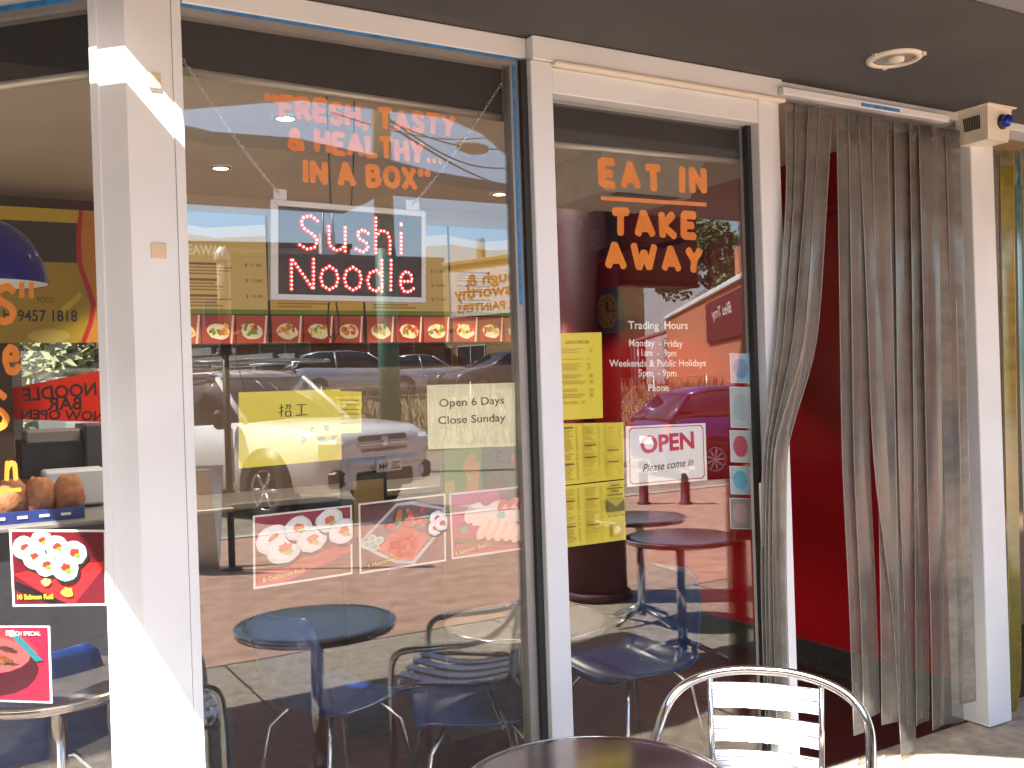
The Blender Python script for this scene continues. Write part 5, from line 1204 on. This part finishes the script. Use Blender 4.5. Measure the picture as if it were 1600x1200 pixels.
b = building('brown hall with low roof mirrored behind the LED sign', (p.x, -44, ZG), (11, 9, 6.9), rad(4), 'brown_wall', [(-3, .9, 2.4, 1.8), (2.5, .9, 2.4, 1.8)])
MB().bb((-1.0, -.5, 7.1), (-.3, .1, 8.2)).build('flue', 'white_wall', b); MB().bb((-5.5, .0, 3.1), (5.5, 1.8, 3.25)).build('awning', 'brown_wall', b)
p = mir_y(770, 600, -46)
b = building('ochre building with painted white trade sign, mirrored at the window edge', (p.x, -46, ZG), (11, 8, 7.4), rad(68), 'ochre_wall', [(-4, .8, 2, 1.8), (-1.5, .8, 2, 1.8), (4.5, .8, 2, 1.8)], roofm='ochre_wall')
for x, h_ in ((-1.5, 1.5), (1.2, .9), (3.9, 1.9)): MB().bb((x - .2, -1.4, 7.4), (x + .2, -1.0, 7.5 + h_), bev=.03).build('chimney', 'ochre_wall', b)
sg = MB().bb((-2.95, .03, 4.35), (3.2, .09, 7.0)).build('sign_board', 'white_wall', b)
mb = MB()
for s_, xa, xb, z, cp in (('ough &', 2.1, -1.7, 6.12, .66), ('dsworthy', 2.3, -2.6, 5.4, .66), ('ER PAINTERS', 2.3, -2.4, 4.6, .46)):
    text_on(mb, s_, Vector((xa, .095, z)), Vector((xb, .095, z)), cp, Vector((0, 1, 0)), bold=.03, col=lin((176, 96, 30)))
mb.build('sign_lettering', 'print', sg)
# brick building on the right, lit along its flank
pa = mir_y(1045, 586, -50); pb = mir_y(1172, 604, -30)
v1 = Vector((at(1045, 487, 1).x, 0, 0))
A1 = CAM + ray(1045, 586).normalized() * 0
def virt(px, py, dep):
    p = CAM + ray(px, py) * dep; return Vector((p.x, -p.y, p.z))
A1 = virt(1045, 586, 52); B1 = virt(1185, 606, 30); A1.z = B1.z = 1.2
d = (B1 - A1); Lb = d.length; rzb = math.atan2(d.y, d.x)      # far end at 0, near end at Lb, front is local +y
bb_ = thing('brick_building', tuple(A1), 'sunlit red brick building with dark sign and white verandah, mirrored at right', 'building', rz=rzb)
MB().bb((0, -9, -1.3), (Lb, 0, 3.55)).build('wall', 'brick', bb_); MB().bb((-.1, -9.1, 3.55), (Lb + .1, .12, 3.75), bev=.03).build('parapet', 'white_wall', bb_)
MB().bb((Lb - 6, -5, 3.75), (Lb - .5, -.6, 5.1)).build('brick_block', 'brick', bb_)
MB().bb((Lb - 8.6, .02, 1.75), (Lb - 1.4, .1, 3.3)).build('sign_board', 'maroon_sign', bb_)
mb = MB(); text_on(mb, 'Bleu Troy', Vector((Lb - 3.2, .105, 2.6)), Vector((Lb - 7.2, .105, 2.6)), .42, Vector((0, 1, 0)), bold=.01, shear=.4, col=lin((220, 210, 205))); mb.build('sign_lettering', 'print', bb_)
for k in range(4): MB().box((Lb * .4 + k * .7, -.4, 3.95), (.4, .3, .3)).build('roof_unit', 'galv', bb_)
MB().bb((-12, -6, -.5), (-.2, -1.2, 3.0)).build('shopfront', 'white_wall', bb_)
MB().add([(-12, 1.6, 2.5), (-.2, 1.6, 2.5), (-.2, -1.3, 3.3), (-12, -1.3, 3.3), (-12, 1.6, 2.6), (-.2, 1.6, 2.6), (-.2, -1.3, 3.4), (-12, -1.3, 3.4)], [(0, 1, 2, 3), (7, 6, 5, 4), (0, 4, 5, 1), (1, 5, 6, 2), (2, 6, 7, 3), (3, 7, 4, 0)]).build('verandah_roof', 'white_wall', bb_)
for k in range(6): MB().cyl((-.6 - k * 2.1, 1.5, -.3), (-.6 - k * 2.1, 1.5, 2.5), .07, 8).build('verandah_post', 'white_wall', bb_)
for k in range(4): MB().bb((-2.8 - k * 2.8, -1.21, .4), (-1.2 - k * 2.8, -1.16, 2.4)).build('shop_pane', 'pane', bb_)
p = virt(1020, 560, 75)
building('white two storey building far behind the verandah, mirrored above the trading hours', (p.x, p.y, 1.2), (12, 8, 9), rzb + rad(25), 'white_wall', [(-3, 5.5, 1.4, 1.6), (0, 5.5, 1.4, 1.6), (3, 5.5, 1.4, 1.6)], roofm='white_wall')

p = Vector((-17, 0, 0))
building('unseen tall brown building added at left to shade the corner pillar', (-6.6, -3, 0), (24, 8, 9.5), rad(-90), 'brown_wall', [(x, z, 1.4, 1.8) for x in (-8.5, 8.5) for z in (4.3,)])  # out of view, added to block light from the pillar and darken its window
# --- trees
def tree(label, pos, h, cr, n, m='leaf', seed=0, group='trees beyond the street', leaf=.3):
    r = random.Random(seed); t = thing('tree', pos, label, 'tree', group)
    mb = MB(); mb.tube([(0, 0, 0), (.08, .05, h * .3), (-.05, .1, h * .55), (.05, 0, h * .75)], [cr * .09, cr * .07, cr * .055, cr * .03], 9)
    cl = []
    for k in range(11):
        a_ = r.uniform(0, 6.28); el = r.uniform(-.2, 1.2); q_ = Vector((math.cos(a_) * math.cos(el) * cr * .72, math.sin(a_) * math.cos(el) * cr * .72, h * .66 + math.sin(el) * cr * .6))
        cl.append((q_, cr * r.uniform(.24, .42))); mb.tube([(0, .05, h * r.uniform(.35, .6)), q_ * .55 + Vector((0, 0, h * .3)), q_], [cr * .035, cr * .022, .01], 6)
    mb.build('trunk', 'bark', t)
    lv = MB()
    for k in range(n):
        c_, R2 = r.choice(cl); v = Vector((r.gauss(0, 1), r.gauss(0, 1), r.gauss(0, .8))); v = v.normalized() * R2 * (r.random() ** .4)
        p_ = c_ + v; u_ = Vector((r.uniform(-1, 1), r.uniform(-1, 1), r.uniform(-.6, .6))).normalized(); w_ = u_.orthogonal().normalized(); s_ = leaf * r.uniform(.5, 1.2)
        lv.add([p_ - u_ * s_ * .6, p_ + w_ * s_ * .3, p_ + u_ * s_ * .6, p_ - w_ * s_ * .3], [(0, 1, 2, 3)])
    lv.build('crown', m, t); return t
p = mir_y(310, 600, -58); tree('tree rising over the tan building, mirrored nearest the pillar', (p.x, -58, ZG), 10.5, 2.6, 2600, 'leaf_pale', 1, leaf=.35)
p = mir_y(352, 600, -58); tree('second tree rising over the tan building left of the LED sign', (p.x, -58, ZG), 10, 2.2, 2200, 'leaf_pale', 2, leaf=.35)
p = virt(1128, 590, 60); tree('gum tree behind the brick building, mirrored right of AWAY', (p.x, p.y, 1.2), 10.5, 4.0, 4200, 'leaf', 3, leaf=.4)
p = virt(1165, 590, 58); tree('smaller gum tree behind the brick block at the pane edge', (p.x + 2, p.y, 1.2), 8.5, 3.0, 2600, 'leaf', 4, leaf=.4)
tree('bright leafy tree outside the back window left', (.35, 8.2, -.5), 3.6, 1.7, 5200, 'leaf_pale', 5, 'trees behind the shop', .16)
tree('bright leafy tree outside the back window right', (2.2, 9.2, -.5), 3.8, 1.9, 5200, 'leaf_pale', 6, 'trees behind the shop', .16)
p = mir_y(574, 640, -20.2)
mb = MB(); r = random.Random(9)
sb = thing('shrub', (p.x, -20.3, terr(-20.3)), 'small green shrub beside the power pole', 'shrub')
for k in range(600):
    v = Vector((r.gauss(0, .22), r.gauss(0, .2), abs(r.gauss(.35, .25)))); u_ = Vector((r.uniform(-1, 1), r.uniform(-1, 1), r.uniform(-1, 1))).normalized(); w_ = u_.orthogonal()
    mb.add([v - u_ * .06, v + w_ * .03, v + u_ * .06, v - w_ * .03], [(0, 1, 2, 3)])
mb.build('foliage', 'leaf', sb); MB().tube([(0, 0, 0), (0, 0, .4)], [.03, .015], 6).build('stem', 'bark', sb)
